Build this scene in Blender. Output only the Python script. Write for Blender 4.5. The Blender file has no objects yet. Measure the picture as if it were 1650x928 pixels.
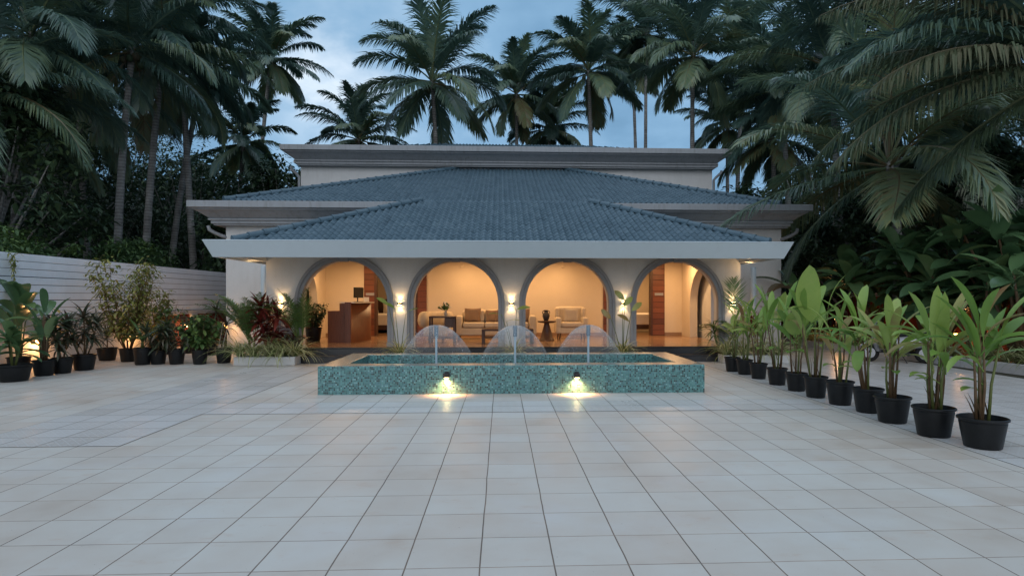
import bpy, math, random
from mathutils import Vector, Matrix
import numpy as np

sc = bpy.context.scene
COL = sc.collection
PI = math.pi
R = math.radians

# ------------------------------------------------------------------ camera
EYE = 1.65
YAW = 0.0437
FPX = 970.0
cam_d = bpy.data.cameras.new("camera")
cam = bpy.data.objects.new("camera", cam_d)
COL.objects.link(cam)
cam.location = (0, 0, EYE)
cam.rotation_euler = (PI / 2, 0, -YAW)
cam_d.sensor_fit = 'HORIZONTAL'
cam_d.sensor_width = 36.0
cam_d.lens = 36.0 * FPX / 1650.0
cam_d.shift_x = -25.0 / 1650.0
cam_d.shift_y = 17.0 / 1650.0
cam_d.clip_start = 0.05
cam_d.clip_end = 2000
sc.camera = cam


def W(px, py, Y):
    """survey helper: world point at wall depth Y that was measured at photo pixel px, py"""
    a = (px - 850.0) / FPX
    d = Y / (math.cos(YAW) - a * math.sin(YAW))
    return Vector((d * (a * math.cos(YAW) + math.sin(YAW)), Y, EYE + (481.0 - py) / FPX * d))


def G(px, py, z=0.0):
    """survey helper: point on the level z measured at photo pixel px, py"""
    d = (EYE - z) * FPX / (py - 481.0)
    a = (px - 850.0) / FPX
    return Vector((d * (a * math.cos(YAW) + math.sin(YAW)), d * (math.cos(YAW) - a * math.sin(YAW)), z))


# ------------------------------------------------------------------ mesh builder
class MB:
    def __init__(s):
        s.v = []; s.f = []; s.t = []; s.m = []

    def add(s, verts, faces, tint=0.5, mat=0):
        n = len(s.v)
        s.v.extend(verts)
        for fc in faces:
            s.f.append([i + n for i in fc]); s.t.append(tint); s.m.append(mat)

    def quad(s, a, b, c, d, tint=0.5, mat=0):
        s.add([a, b, c, d], [(0, 1, 2, 3)], tint, mat)

    def box(s, x0, x1, y0, y1, z0, z1, tint=0.5, mat=0, bev=0.0, rot=None, org=None):
        if bev > 0:
            b = min(bev, (x1 - x0) * .45, (y1 - y0) * .45, (z1 - z0) * .45)
            bm_v = []
            import itertools
            idx = {}
            for sx in (0, 1):
                for sy in (0, 1):
                    for sz in (0, 1):
                        X = (x0, x1)[sx]; Y = (y0, y1)[sy]; Z = (z0, z1)[sz]
                        ix = b if sx == 0 else -b; iy = b if sy == 0 else -b; iz = b if sz == 0 else -b
                        idx[(sx, sy, sz, 0)] = len(bm_v); bm_v.append((X, Y + iy, Z + iz))
                        idx[(sx, sy, sz, 1)] = len(bm_v); bm_v.append((X + ix, Y, Z + iz))
                        idx[(sx, sy, sz, 2)] = len(bm_v); bm_v.append((X + ix, Y + iy, Z))
            F = []
            def q(*k):
                F.append([idx[i] for i in k])
            for sx in (0, 1):
                o = [(sx, 0, 0, 0), (sx, 1, 0, 0), (sx, 1, 1, 0), (sx, 0, 1, 0)]
                q(*(o if sx else o[::-1]))
            for sy in (0, 1):
                o = [(0, sy, 0, 1), (1, sy, 0, 1), (1, sy, 1, 1), (0, sy, 1, 1)]
                q(*(o if not sy else o[::-1]))
            for sz in (0, 1):
                o = [(0, 0, sz, 2), (1, 0, sz, 2), (1, 1, sz, 2), (0, 1, sz, 2)]
                q(*(o if sz else o[::-1]))
            for sx in (0, 1):
                for sy in (0, 1):
                    q((sx, sy, 0, 0), (sx, sy, 0, 1), (sx, sy, 1, 1), (sx, sy, 1, 0))
                for sz in (0, 1):
                    q((sx, 0, sz, 0), (sx, 0, sz, 2), (sx, 1, sz, 2), (sx, 1, sz, 0))
            for sy in (0, 1):
                for sz in (0, 1):
                    q((0, sy, sz, 1), (0, sy, sz, 2), (1, sy, sz, 2), (1, sy, sz, 1))
            for sx in (0, 1):
                for sy in (0, 1):
                    for sz in (0, 1):
                        q((sx, sy, sz, 0), (sx, sy, sz, 1), (sx, sy, sz, 2))
            vs = bm_v
        else:
            vs = [(x0, y0, z0), (x1, y0, z0), (x1, y1, z0), (x0, y1, z0), (x0, y0, z1), (x1, y0, z1), (x1, y1, z1), (x0, y1, z1)]
            F = [(3, 2, 1, 0), (4, 5, 6, 7), (0, 1, 5, 4), (1, 2, 6, 5), (2, 3, 7, 6), (3, 0, 4, 7)]
        if rot is not None:
            o = Vector(org if org is not None else (0, 0, 0))
            vs = [tuple(o + rot @ (Vector(p) - o)) for p in vs]
        s.add(vs, F, tint, mat)

    def tube(s, pts, rad, n=8, tint=0.5, mat=0, caps=True, flat=1.0):
        pts = [Vector(p) for p in pts]
        if not hasattr(rad, '__len__'):
            rad = [rad] * len(pts)
        base = len(s.v)
        T0 = (pts[1] - pts[0]).normalized()
        ref = Vector((0, 0, 1)) if abs(T0.z) < .9 else Vector((1, 0, 0))
        A = T0.cross(ref).normalized()
        for i, p in enumerate(pts):
            T = (pts[min(i + 1, len(pts) - 1)] - pts[max(i - 1, 0)])
            if T.length < 1e-9:
                T = T0
            T = T.normalized()
            A = (A - T * A.dot(T)).normalized()
            B = T.cross(A)
            for k in range(n):
                a = 2 * PI * k / n
                q = p + (A * math.cos(a) + B * math.sin(a) * flat) * rad[i]
                s.v.append((q.x, q.y, q.z))
        for i in range(len(pts) - 1):
            for k in range(n):
                k2 = (k + 1) % n
                s.f.append([base + i * n + k, base + i * n + k2, base + (i + 1) * n + k2, base + (i + 1) * n + k])
                s.t.append(tint); s.m.append(mat)
        if caps:
            s.f.append([base + k for k in range(n)][::-1]); s.t.append(tint); s.m.append(mat)
            e = base + (len(pts) - 1) * n
            s.f.append([e + k for k in range(n)]); s.t.append(tint); s.m.append(mat)

    def lathe(s, prof, n=24, org=(0, 0, 0), tint=0.5, mat=0, wob=None):
        """prof: list of (r, z) from the bottom up the outside; r=0 ends close"""
        base = len(s.v)
        ox, oy, oz = org
        for r, z in prof:
            for k in range(n):
                a = 2 * PI * k / n
                rr = r * (1 + (wob(a, z) if wob else 0))
                s.v.append((ox + rr * math.cos(a), oy + rr * math.sin(a), oz + z))
        for i in range(len(prof) - 1):
            for k in range(n):
                k2 = (k + 1) % n
                s.f.append([base + i * n + k, base + i * n + k2, base + (i + 1) * n + k2, base + (i + 1) * n + k])
                s.t.append(tint); s.m.append(mat)

    def ball(s, c, r, n=12, m=8, tint=0.5, mat=0, sc_=(1, 1, 1)):
        prof = []
        base = len(s.v)
        for i in range(m + 1):
            ph = -PI / 2 + PI * i / m
            for k in range(n):
                a = 2 * PI * k / n
                s.v.append((c[0] + r * sc_[0] * math.cos(ph) * math.cos(a), c[1] + r * sc_[1] * math.cos(ph) * math.sin(a), c[2] + r * sc_[2] * math.sin(ph)))
        for i in range(m):
            for k in range(n):
                k2 = (k + 1) % n
                s.f.append([base + i * n + k, base + i * n + k2, base + (i + 1) * n + k2, base + (i + 1) * n + k])
                s.t.append(tint); s.m.append(mat)

    def build(s, name, mats, parent=None, smooth=False, loc=None):
        me = bpy.data.meshes.new(name)
        me.from_pydata([tuple(p) for p in s.v], [], s.f)
        if not isinstance(mats, (list, tuple)):
            mats = [mats]
        for m in mats:
            me.materials.append(m)
        at = me.attributes.new("tint", 'FLOAT', 'FACE')
        at.data.foreach_set("value", s.t)
        if len(mats) > 1:
            me.polygons.foreach_set("material_index", s.m)
        if smooth:
            me.polygons.foreach_set("use_smooth", [True] * len(me.polygons))
        me.update()
        o = bpy.data.objects.new(name, me)
        COL.objects.link(o)
        if parent is not None:
            o.parent = parent
        if loc is not None:
            o.location = loc
        return o


def smooth_by_angle(o, ang=40):
    me = o.data
    import bmesh
    bm = bmesh.new(); bm.from_mesh(me)
    for f in bm.faces:
        f.smooth = True
    lim = R(ang)
    for e in bm.edges:
        if len(e.link_faces) == 2:
            e.smooth = e.calc_face_angle(0) < lim
    bm.to_mesh(me); bm.free()
    return o


def empty(name, loc, label, cat, group=None, rz=0.0):
    o = bpy.data.objects.new(name, None)
    o.empty_display_size = .2
    COL.objects.link(o)
    o.location = loc
    o.rotation_euler = (0, 0, rz)
    tag(o, label, cat, group)
    return o


def tag(o, label=None, cat=None, group=None, kind=None):
    if label: o["label"] = label
    if cat: o["category"] = cat
    if group: o["group"] = group
    if kind: o["kind"] = kind
    return o


def copy_tree(o, parent=None):
    c = o.copy()
    COL.objects.link(c)
    c.parent = parent
    for ch in list(o.children):
        copy_tree(ch, c)
    return c


# ------------------------------------------------------------------ node helper
class NG:
    def __init__(s, nt):
        s.nt = nt; s.n = nt.nodes; s.l = nt.links

    def new(s, t, **kw):
        n = s.n.new(t)
        for k, v in kw.items():
            setattr(n, k, v)
        return n

    def put(s, sock, v):
        if hasattr(v, 'is_output') or isinstance(v, bpy.types.NodeSocket):
            s.l.new(v, sock)
        else:
            sock.default_value = v

    def math(s, op, a, b=None, c=None, clamp=False):
        n = s.new('ShaderNodeMath', operation=op, use_clamp=clamp)
        s.put(n.inputs[0], a)
        if b is not None: s.put(n.inputs[1], b)
        if c is not None: s.put(n.inputs[2], c)
        return n.outputs[0]

    def vmath(s, op, a, b=None):
        n = s.new('ShaderNodeVectorMath', operation=op)
        s.put(n.inputs[0], a)
        if b is not None: s.put(n.inputs[1], b)
        return n.outputs['Value'] if op in ('DOT_PRODUCT', 'LENGTH', 'DISTANCE') else n.outputs[0]

    def mix(s, f, a, b, blend='MIX'):
        n = s.new('ShaderNodeMix', data_type='RGBA', blend_type=blend)
        n.clamp_factor = True
        s.put(n.inputs[0], f); s.put(n.inputs[6], a); s.put(n.inputs[7], b)
        return n.outputs[2]

    def noise(s, vec, scale, detail=3, rough=.5, dims='3D'):
        n = s.new('ShaderNodeTexNoise', noise_dimensions=dims)
        if vec is not None: s.l.new(vec, n.inputs['Vector'])
        n.inputs['Scale'].default_value = scale
        n.inputs['Detail'].default_value = detail
        n.inputs['Roughness'].default_value = rough
        return n.outputs['Fac']

    def ramp(s, f, stops):
        n = s.new('ShaderNodeValToRGB')
        el = n.color_ramp.elements
        while len(el) > 1:
            el.remove(el[-1])
        el[0].position = stops[0][0]; el[0].color = c4(stops[0][1])
        for p, c in stops[1:]:
            e = el.new(p); e.color = c4(c)
        s.put(n.inputs[0], f)
        return n.outputs[0]

    def bump(s, h, strength=.3, dist=.01):
        n = s.new('ShaderNodeBump')
        n.inputs['Strength'].default_value = strength
        n.inputs['Distance'].default_value = dist
        s.l.new(h, n.inputs['Height'])
        return n.outputs[0]


def c4(c):
    if not hasattr(c, '__len__'):
        return (c, c, c, 1)
    return tuple(c) if len(c) == 4 else tuple(c) + (1,)


def material(name):
    m = bpy.data.materials.new(name)
    m.use_nodes = True
    g = NG(m.node_tree)
    b = m.node_tree.nodes['Principled BSDF']
    return m, g, b


def plain(name, col, rough=.6, spec=.5, var=.12, scale=6.0, bump=0.0, bscale=40.0, metal=0.0):
    """a surface with soft tonal variation and optional fine relief"""
    m, g, b = material(name)
    co = g.new('ShaderNodeTexCoord').outputs['Object']
    n = g.noise(co, scale, 5, .6)
    n2 = g.noise(co, scale * 9, 3, .6)
    f = g.math('ADD', g.math('MULTIPLY', n, .7), g.math('MULTIPLY', n2, .3))
    lo = tuple(c * (1 - var) for c in col); hi = tuple(min(1, c * (1 + var)) for c in col)
    b.inputs['Base Color'].default_value = c4(col)
    g.l.new(g.ramp(f, [(.3, lo), (.7, hi)]), b.inputs['Base Color'])
    g.l.new(g.math('MULTIPLY_ADD', n2, .25, rough - .12, clamp=True), b.inputs['Roughness'])
    b.inputs['Specular IOR Level'].default_value = spec
    b.inputs['Metallic'].default_value = metal
    if bump > 0:
        g.l.new(g.bump(g.noise(co, bscale, 4, .6), bump, .01), b.inputs['Normal'])
    return m


def glow(name, col, strength):
    m, g, b = material(name)
    b.inputs['Base Color'].default_value = c4(col)
    b.inputs['Emission Color'].default_value = c4(col)
    b.inputs['Emission Strength'].default_value = strength
    return m


def leafmat(name, stops, rough=.45, trans=.25, spec=.4):
    """leaf blade: each leaf carries its own tint; a mottle breaks it up"""
    m, g, b = material(name)
    at = g.new('ShaderNodeAttribute', attribute_name='tint').outputs['Fac']
    co = g.new('ShaderNodeTexCoord').outputs['Object']
    n = g.noise(co, 7, 3, .6)
    f = g.math('ADD', at, g.math('MULTIPLY_ADD', n, .24, -.12), clamp=True)
    col = g.ramp(f, stops)
    g.l.new(col, b.inputs['Base Color'])
    b.inputs['Roughness'].default_value = rough
    b.inputs['Specular IOR Level'].default_value = spec
    if trans > 0:
        tr = g.new('ShaderNodeBsdfTranslucent')
        g.l.new(g.mix(.5, col, (.10, .16, .02, 1), 'ADD') if False else col, tr.inputs['Color'])
        mx = g.new('ShaderNodeMixShader')
        mx.inputs[0].default_value = trans
        out = m.node_tree.nodes['Material Output']
        g.l.new(b.outputs[0], mx.inputs[1]); g.l.new(tr.outputs[0], mx.inputs[2])
        g.l.new(mx.outputs[0], out.inputs['Surface'])
    return m
# ------------------------------------------------------------------ materials
PLASTER = plain('white_plaster', (.50, .51, .51), .75, .3, .06, 2.5, .25, 90)
PLASTER_IN = plain('interior_plaster', (.60, .52, .41), .8, .25, .04, 2.0, .12, 120)
TRIM = plain('cornice_paint', (.235, .255, .275), .6, .35, .10, 1.2, .1, 60)
FASCIA = plain('fascia_paint', (.40, .465, .50), .45, .4, .04, .8, .05, 40)
SURROUND = plain('arch_surround_paint', (.25, .25, .255), .6, .35, .08, 4, .12, 80)
GRANITE = plain('black_granite', (.016, .017, .019), .28, .5, .35, 60)
BLACKPL = plain('black_plastic', (.008, .009, .010), .42, .28, .3, 12, .1, 30)
SOIL = plain('potting_soil', (.030, .020, .013), .95, .1, .5, 25, .8, 60)
WOOD = plain('dark_wood', (.055, .022, .012), .42, .45, .25, 9)
FABRIC = plain('cream_upholstery', (.56, .48, .37), .95, .1, .07, 20, .4, 300)
FABRIC2 = plain('tan_cushion_cloth', (.33, .22, .14), .95, .1, .15, 60, .4, 300)
LINEN = plain('white_bed_linen', (.72, .69, .63), .9, .1, .05, 8, .3, 20)
IRON = plain('dark_lamp_metal', (.018, .018, .018), .4, .5, .2, 20, 0, 40, .3)
STEM = plain('plant_stem', (.10, .062, .032), .6, .3, .3, 20)
STEMG = plain('green_plant_stem', (.10, .12, .035), .55, .35, .25, 20)
TROUGH = plain('white_trough_concrete', (.52, .53, .53), .7, .3, .08, 8, .15, 50)
KERB = plain('kerb_paint', (.42, .42, .42), .7, .3, .12, 5, .2, 40)
REDWALL = plain('red_painted_wall', (.17, .030, .018), .8, .2, .25, 5, .3, 50)
STONE = plain('rough_plaster', (.50, .50, .49), .85, .2, .1, 6, .9, 28)
BULB = glow('warm_lamp_glow', (1.0, .62, .25), 14.0)
LOWBULB = glow('amber_garden_lamp', (1.0, .50, .16), 9.0)
BULBS = glow('warm_lamp_lens', (1.0, .66, .30), 45.0)


def trunk_mat():
    m, g, b = material('palm_trunk_bark')
    co = g.new('ShaderNodeTexCoord').outputs['Object']
    w = g.new('ShaderNodeTexWave', wave_type='BANDS', bands_direction='Z')
    g.l.new(co, w.inputs['Vector'])
    w.inputs['Scale'].default_value = 2.6; w.inputs['Distortion'].default_value = 2.0
    w.inputs['Detail'].default_value = 3
    n = g.noise(co, 3, 5, .65)
    f = g.math('ADD', g.math('MULTIPLY', w.outputs['Fac'], .16), g.math('MULTIPLY', n, .84))
    g.l.new(g.ramp(f, [(.25, (.08, .075, .07)), (.5, (.18, .175, .165)), (.75, (.32, .32, .31))]), b.inputs['Base Color'])
    b.inputs['Roughness'].default_value = .9
    g.l.new(g.bump(f, .6, .03), b.inputs['Normal'])
    return m


BARK = trunk_mat()
PALM = leafmat('palm_leaf', [(0, (.036, .078, .070)), (.45, (.088, .160, .130)), (.75, (.15, .22, .125)), (.94, (.20, .22, .10)), (1, (.18, .14, .075))], .34, .34, .65)
PALMDRY = leafmat('drying_palm_leaf', [(0, (.038, .066, .034)), (.4, (.078, .120, .066)), (.7, (.112, .120, .066)), (1, (.14, .115, .078))], .55, .3, .35)
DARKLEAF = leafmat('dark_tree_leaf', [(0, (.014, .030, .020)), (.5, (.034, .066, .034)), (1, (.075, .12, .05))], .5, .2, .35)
HEDGE = leafmat('hedge_leaf', [(0, (.026, .058, .024)), (.5, (.060, .12, .044)), (1, (.13, .20, .055))], .5, .25, .35)
BROAD = leafmat('broad_green_leaf', [(0, (.075, .17, .032)), (.5, (.175, .305, .060)), (.82, (.30, .40, .10)), (.93, (.26, .22, .08)), (1, (.25, .14, .06))], .4, .3, .45)
BIGLEAF = leafmat('thick_dark_leaf', [(0, (.045, .10, .050)), (.5, (.095, .185, .08)), (1, (.17, .25, .10))], .26, .25, .7)
CORDY = leafmat('dark_bronze_leaf', [(0, (.024, .034, .022)), (.5, (.050, .072, .038)), (1, (.11, .066, .045))], .38, .2, .5)
REDLEAF = leafmat('red_cordyline_leaf', [(0, (.055, .012, .014)), (.5, (.14, .024, .020)), (1, (.28, .055, .032))], .35, .3, .5)
SPIDER = leafmat('variegated_spider_leaf', [(0, (.11, .17, .045)), (.45, (.20, .26, .075)), (.55, (.50, .50, .26)), (1, (.62, .58, .36))], .45, .3, .4)
LIME = leafmat('yellow_green_leaf', [(0, (.090, .115, .028)), (.5, (.20, .23, .055)), (1, (.36, .34, .11))], .5, .35, .35)
GREENP = leafmat('glossy_green_leaf', [(0, (.036, .076, .026)), (.5, (.080, .155, .046)), (1, (.16, .235, .066))], .35, .25, .5)


def wood_planks():
    m, g, b = material('red_wood_planks')
    co = g.new('ShaderNodeTexCoord').outputs['Object']
    sp = g.new('ShaderNodeSeparateXYZ'); g.l.new(co, sp.inputs[0])
    zz = g.math('DIVIDE', sp.outputs['Z'], .19)
    cell = g.math('FLOOR', zz)
    wn = g.new('ShaderNodeTexWhiteNoise', noise_dimensions='1D'); g.l.new(cell, wn.inputs['W'])
    fr = g.math('FRACT', zz)
    gap = g.math('LESS_THAN', fr, .06)
    mp = g.new('ShaderNodeMapping'); g.l.new(co, mp.inputs[0]); mp.inputs['Scale'].default_value = (3, 3, 40)
    n = g.noise(mp.outputs[0], 2, 5, .6)
    f = g.math('ADD', g.math('MULTIPLY', wn.outputs['Value'], .4), g.math('MULTIPLY', n, .6))
    col = g.ramp(f, [(.2, (.075, .020, .008)), (.55, (.135, .038, .014)), (.85, (.20, .062, .024))])
    col = g.mix(gap, col, (.008, .004, .003, 1))
    g.l.new(col, b.inputs['Base Color'])
    b.inputs['Roughness'].default_value = .45
    g.l.new(g.bump(g.math('SUBTRACT', 1.0, gap), .6, .02), b.inputs['Normal'])
    return m


def desk_wood():
    m, g, b = material('reddish_desk_veneer')
    co = g.new('ShaderNodeTexCoord').outputs['Object']
    mp = g.new('ShaderNodeMapping'); g.l.new(co, mp.inputs[0]); mp.inputs['Scale'].default_value = (40, 40, 2)
    n = g.noise(mp.outputs[0], 1.5, 5, .6)
    g.l.new(g.ramp(n, [(.3, (.085, .022, .008)), (.55, (.14, .042, .016)), (.75, (.19, .064, .026))]), b.inputs['Base Color'])
    b.inputs['Roughness'].default_value = .4
    return m


PLANK = wood_planks()
DESK = desk_wood()


def tile_nodes(g, co, pitch, phx, phy, gw, wob=0.0):
    sp = g.new('ShaderNodeSeparateXYZ'); g.l.new(co, sp.inputs[0])
    x = g.math('DIVIDE', g.math('SUBTRACT', sp.outputs['X'], phx), pitch)
    y = g.math('DIVIDE', g.math('SUBTRACT', sp.outputs['Y'], phy), pitch)
    if wob:
        nx = g.noise(co, 1.7, 2, .5); ny = g.noise(g.vmath('ADD', co, (13.7, 5.1, 2.0)), 1.7, 2, .5)
        x = g.math('ADD', x, g.math('MULTIPLY_ADD', nx, wob, -wob / 2))
        y = g.math('ADD', y, g.math('MULTIPLY_ADD', ny, wob, -wob / 2))
    fx = g.math('FRACT', x); fy = g.math('FRACT', y)
    ex = g.math('MINIMUM', fx, g.math('SUBTRACT', 1.0, fx))
    ey = g.math('MINIMUM', fy, g.math('SUBTRACT', 1.0, fy))
    e = g.math('MINIMUM', ex, ey)
    mr = g.new('ShaderNodeMapRange', interpolation_type='SMOOTHSTEP')
    g.l.new(e, mr.inputs[0])
    mr.inputs[1].default_value = gw * .55 / pitch; mr.inputs[2].default_value = gw * .95 / pitch
    tile = mr.outputs[0]          # 1 on the tile, 0 in the joint
    cb = g.new('ShaderNodeCombineXYZ')
    g.l.new(g.math('FLOOR', x), cb.inputs[0]); g.l.new(g.math('FLOOR', y), cb.inputs[1])
    wn = g.new('ShaderNodeTexWhiteNoise', noise_dimensions='2D'); g.l.new(cb.outputs[0], wn.inputs['Vector'])
    tile_nodes.row = g.math('LESS_THAN', ey, ex)
    return x, y, fx, fy, tile, wn.outputs['Value']


PITCH = .458


def paving_mat():
    m, g, b = material('beige_courtyard_tiles')
    co = g.new('ShaderNodeTexCoord').outputs['Object']
    x, y, fx, fy, tile, rnd = tile_nodes(g, co, PITCH, -.13, 3.70, .0062, .035)
    big = g.noise(co, .55, 4, .6)
    mid = g.noise(co, 2.6, 6, .65)
    fine = g.noise(co, 30, 4, .6)
    f = g.math('ADD', g.math('MULTIPLY', rnd, .12), g.math('ADD', g.math('MULTIPLY', big, .62), g.math('MULTIPLY', mid, .25)))
    col = g.ramp(f, [(.28, (.405, .352, .298)), (.42, (.478, .446, .402)), (.56, (.505, .498, .464)), (.74, (.535, .555, .535))])
    # rusty wash marks dried on the tiles
    rust = g.math('MULTIPLY', g.math('SUBTRACT', g.noise(g.vmath('MULTIPLY', co, (1.0, 2.4, 1.0)), 1.9, 8, .72), .58, clamp=True), 3.0, clamp=True)
    col = g.mix(g.math('MULTIPLY', rust, .9), col, (.43, .285, .195, 1))
    pale = g.math('MULTIPLY', g.math('SUBTRACT', g.noise(g.vmath('ADD', co, (31, 7, 0)), 1.1, 6, .6), .53, clamp=True), 4.0, clamp=True)
    col = g.mix(g.math('MULTIPLY', pale, .45), col, (.52, .55, .57, 1))
    wet = g.math('MULTIPLY', g.math('SUBTRACT', g.noise(g.vmath('ADD', co, (3, 47, 0)), .75, 7, .68), .57, clamp=True), 5.0, clamp=True)
    col = g.mix(g.math('MULTIPLY', wet, .35), col, (.33, .29, .26, 1))
    spk = g.math('GREATER_THAN', g.noise(co, 55, 2, .5), .765)
    col = g.mix(g.math('MULTIPLY', spk, .75), col, (.13, .10, .08, 1))
    # worn dirt creeping out of the joints
    gnoise = g.noise(co, 1.3, 5, .7)
    jc = g.ramp(gnoise, [(.35, (.11, .095, .085)), (.6, (.18, .14, .11)), (.75, (.27, .21, .16))])
    jr = g.ramp(gnoise, [(.35, (.20, .175, .155)), (.55, (.31, .255, .21)), (.72, (.42, .34, .275))])
    jc = g.mix(tile_nodes.row, jc, jr)
    col = g.mix(tile, jc, col)
    g.l.new(col, b.inputs['Base Color'])
    ro = g.math('ADD', g.math('MULTIPLY', mid, .22), g.math('MULTIPLY_ADD', rnd, .08, .30))
    ro = g.math('ADD', ro, g.math('MULTIPLY', g.math('SUBTRACT', 1.0, tile), .4), clamp=True)
    g.l.new(ro, b.inputs['Roughness'])
    b.inputs['Specular IOR Level'].default_value = .42
    h = g.math('ADD', g.math('MULTIPLY', tile, 1.0), g.math('MULTIPLY', fine, .06))
    h = g.math('ADD', h, g.math('MULTIPLY', mid, .15))
    g.l.new(g.bump(h, .35, .006), b.inputs['Normal'])
    return m


def pattern_mat():
    """small-figured anti-slip tiles: a raised diamond lattice in each tile"""
    m, g, b = material('figured_paving_tiles')
    co = g.new('ShaderNodeTexCoord').outputs['Object']
    x, y, fx, fy, tile, rnd = tile_nodes(g, co, PITCH, -.13, 3.70, .008, .03)
    u = g.math('FRACT', g.math('MULTIPLY', fx, 4.0)); v = g.math('FRACT', g.math('MULTIPLY', fy, 4.0))
    dm = g.math('ADD', g.math('ABSOLUTE', g.math('SUBTRACT', u, .5)), g.math('ABSOLUTE', g.math('SUBTRACT', v, .5)))
    ring = g.math('LESS_THAN', g.math('ABSOLUTE', g.math('SUBTRACT', dm, .5)), .10)
    dot = g.math('LESS_THAN', dm, .22)
    rel = g.math('MAXIMUM', ring, dot)
    big = g.noise(co, .8, 5, .65)
    f = g.math('ADD', g.math('MULTIPLY', rnd, .35), g.math('MULTIPLY', big, .65))
    col = g.ramp(f, [(.25, (.44, .425, .40)), (.5, (.52, .515, .50)), (.75, (.575, .58, .575))])
    col = g.mix(g.math('MULTIPLY', rel, .5), col, (.58, .60, .61, 1))
    dirt = g.math('MULTIPLY', g.math('SUBTRACT', g.noise(co, 1.6, 7, .7), .52, clamp=True), 3.2, clamp=True)
    col = g.mix(g.math('MULTIPLY', dirt, .4), col, (.37, .31, .26, 1))
    col = g.mix(tile, (.12, .10, .085, 1), col)
    g.l.new(col, b.inputs['Base Color'])
    g.l.new(g.math('MULTIPLY_ADD', big, .22, .20), b.inputs['Roughness'])
    h = g.math('ADD', tile, g.math('MULTIPLY', rel, .5))
    g.l.new(g.bump(h, .35, .006), b.inputs['Normal'])
    return m


def mosaic_mat():
    m, g, b = material('teal_glass_mosaic')
    S = .029
    co = g.new('ShaderNodeTexCoord').outputs['Object']
    v = g.vmath('DIVIDE', co, (S, S, S))
    v = g.vmath('ADD', v, (.37, .41, .5))
    fl = g.vmath('FLOOR', v)
    wn = g.new('ShaderNodeTexWhiteNoise', noise_dimensions='3D'); g.l.new(fl, wn.inputs['Vector'])
    fr = g.vmath('FRACTION', v)
    sp = g.new('ShaderNodeSeparateXYZ'); g.l.new(fr, sp.inputs[0])
    ge = g.new('ShaderNodeNewGeometry')
    nn = g.new('ShaderNodeSeparateXYZ'); g.l.new(g.vmath('ABSOLUTE', ge.outputs['True Normal']), nn.inputs[0])
    masks = []
    for ax in 'XYZ':
        f = sp.outputs[ax]
        e = g.math('MINIMUM', f, g.math('SUBTRACT', 1.0, f))
        k = g.math('LESS_THAN', e, .065)
        masks.append(g.math('MULTIPLY', k, g.math('LESS_THAN', nn.outputs[ax], .5)))
    grout = g.math('MAXIMUM', g.math('MAXIMUM', masks[0], masks[1]), masks[2])
    n1 = g.new('ShaderNodeValToRGB')
    el = n1.color_ramp; el.interpolation = 'CONSTANT'
    stops = [(0, (.008, .030, .032)), (.15, (.035, .140, .140)), (.36, (.052, .185, .182)), (.55, (.026, .105, .108)), (.68, (.080, .235, .235)), (.82, (.055, .175, .20)), (.93, (.14, .31, .32))]
    while len(el.elements) > 1: el.elements.remove(el.elements[-1])
    el.elements[0].position = 0; el.elements[0].color = c4(stops[0][1])
    for p, c in stops[1:]:
        e = el.elements.new(p); e.color = c4(c)
    g.l.new(wn.outputs['Value'], n1.inputs[0])
    col = g.mix(grout, n1.outputs[0], (.085, .17, .165, 1))
    lime = g.math('MULTIPLY', g.math('SUBTRACT', g.noise(co, 1.8, 6, .7), .56, clamp=True), 2.2, clamp=True)
    col = g.mix(g.math('MULTIPLY', lime, .3), col, (.24, .34, .34, 1))
    g.l.new(col, b.inputs['Base Color'])
    g.l.new(g.math('MULTIPLY_ADD', grout, .4, .20), b.inputs['Roughness'])
    b.inputs['Specular IOR Level'].default_value = .6
    b.inputs['Coat Weight'].default_value = .5; b.inputs['Coat Roughness'].default_value = .3
    h = g.math('ADD', g.math('SUBTRACT', 1.0, grout), g.math('MULTIPLY', wn.outputs['Value'], .35))
    g.l.new(g.bump(h, .35, .004), b.inputs['Normal'])
    return m


PAVING = paving_mat()
PATTERN = pattern_mat()
MOSAIC = mosaic_mat()


def soil_mat():
    m, g, b = material('grove_soil')
    co = g.new('ShaderNodeTexCoord').outputs['Object']
    n = g.noise(co, .4, 6, .7); n2 = g.noise(co, 6, 5, .7)
    f = g.math('ADD', g.math('MULTIPLY', n, .5), g.math('MULTIPLY', n2, .5))
    g.l.new(g.ramp(f, [(.3, (.022, .026, .014)), (.55, (.045, .042, .024)), (.75, (.070, .055, .035))]), b.inputs['Base Color'])
    b.inputs['Roughness'].default_value = .95
    g.l.new(g.bump(n2, .8, .06), b.inputs['Normal'])
    return m


GROUND = soil_mat()

# ------------------------------------------------------------------ world and sun
SUN_EL, SUN_AZ = 34.0, 190.0     # the bright part of the evening overcast, high behind the camera
w = bpy.data.worlds.new("World")
sc.world = w
w.use_nodes = True
g = NG(w.node_tree)
bg = w.node_tree.nodes['Background']
sky = g.new('ShaderNodeTexSky', sky_type='NISHITA')
sky.sun_disc = False
sky.sun_elevation = R(SUN_EL)
sky.sun_rotation = R(SUN_AZ)
sky.altitude = 20
dirv = g.new('ShaderNodeTexCoord').outputs['Generated']
sp = g.new('ShaderNodeSeparateXYZ'); g.l.new(dirv, sp.inputs[0])
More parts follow.
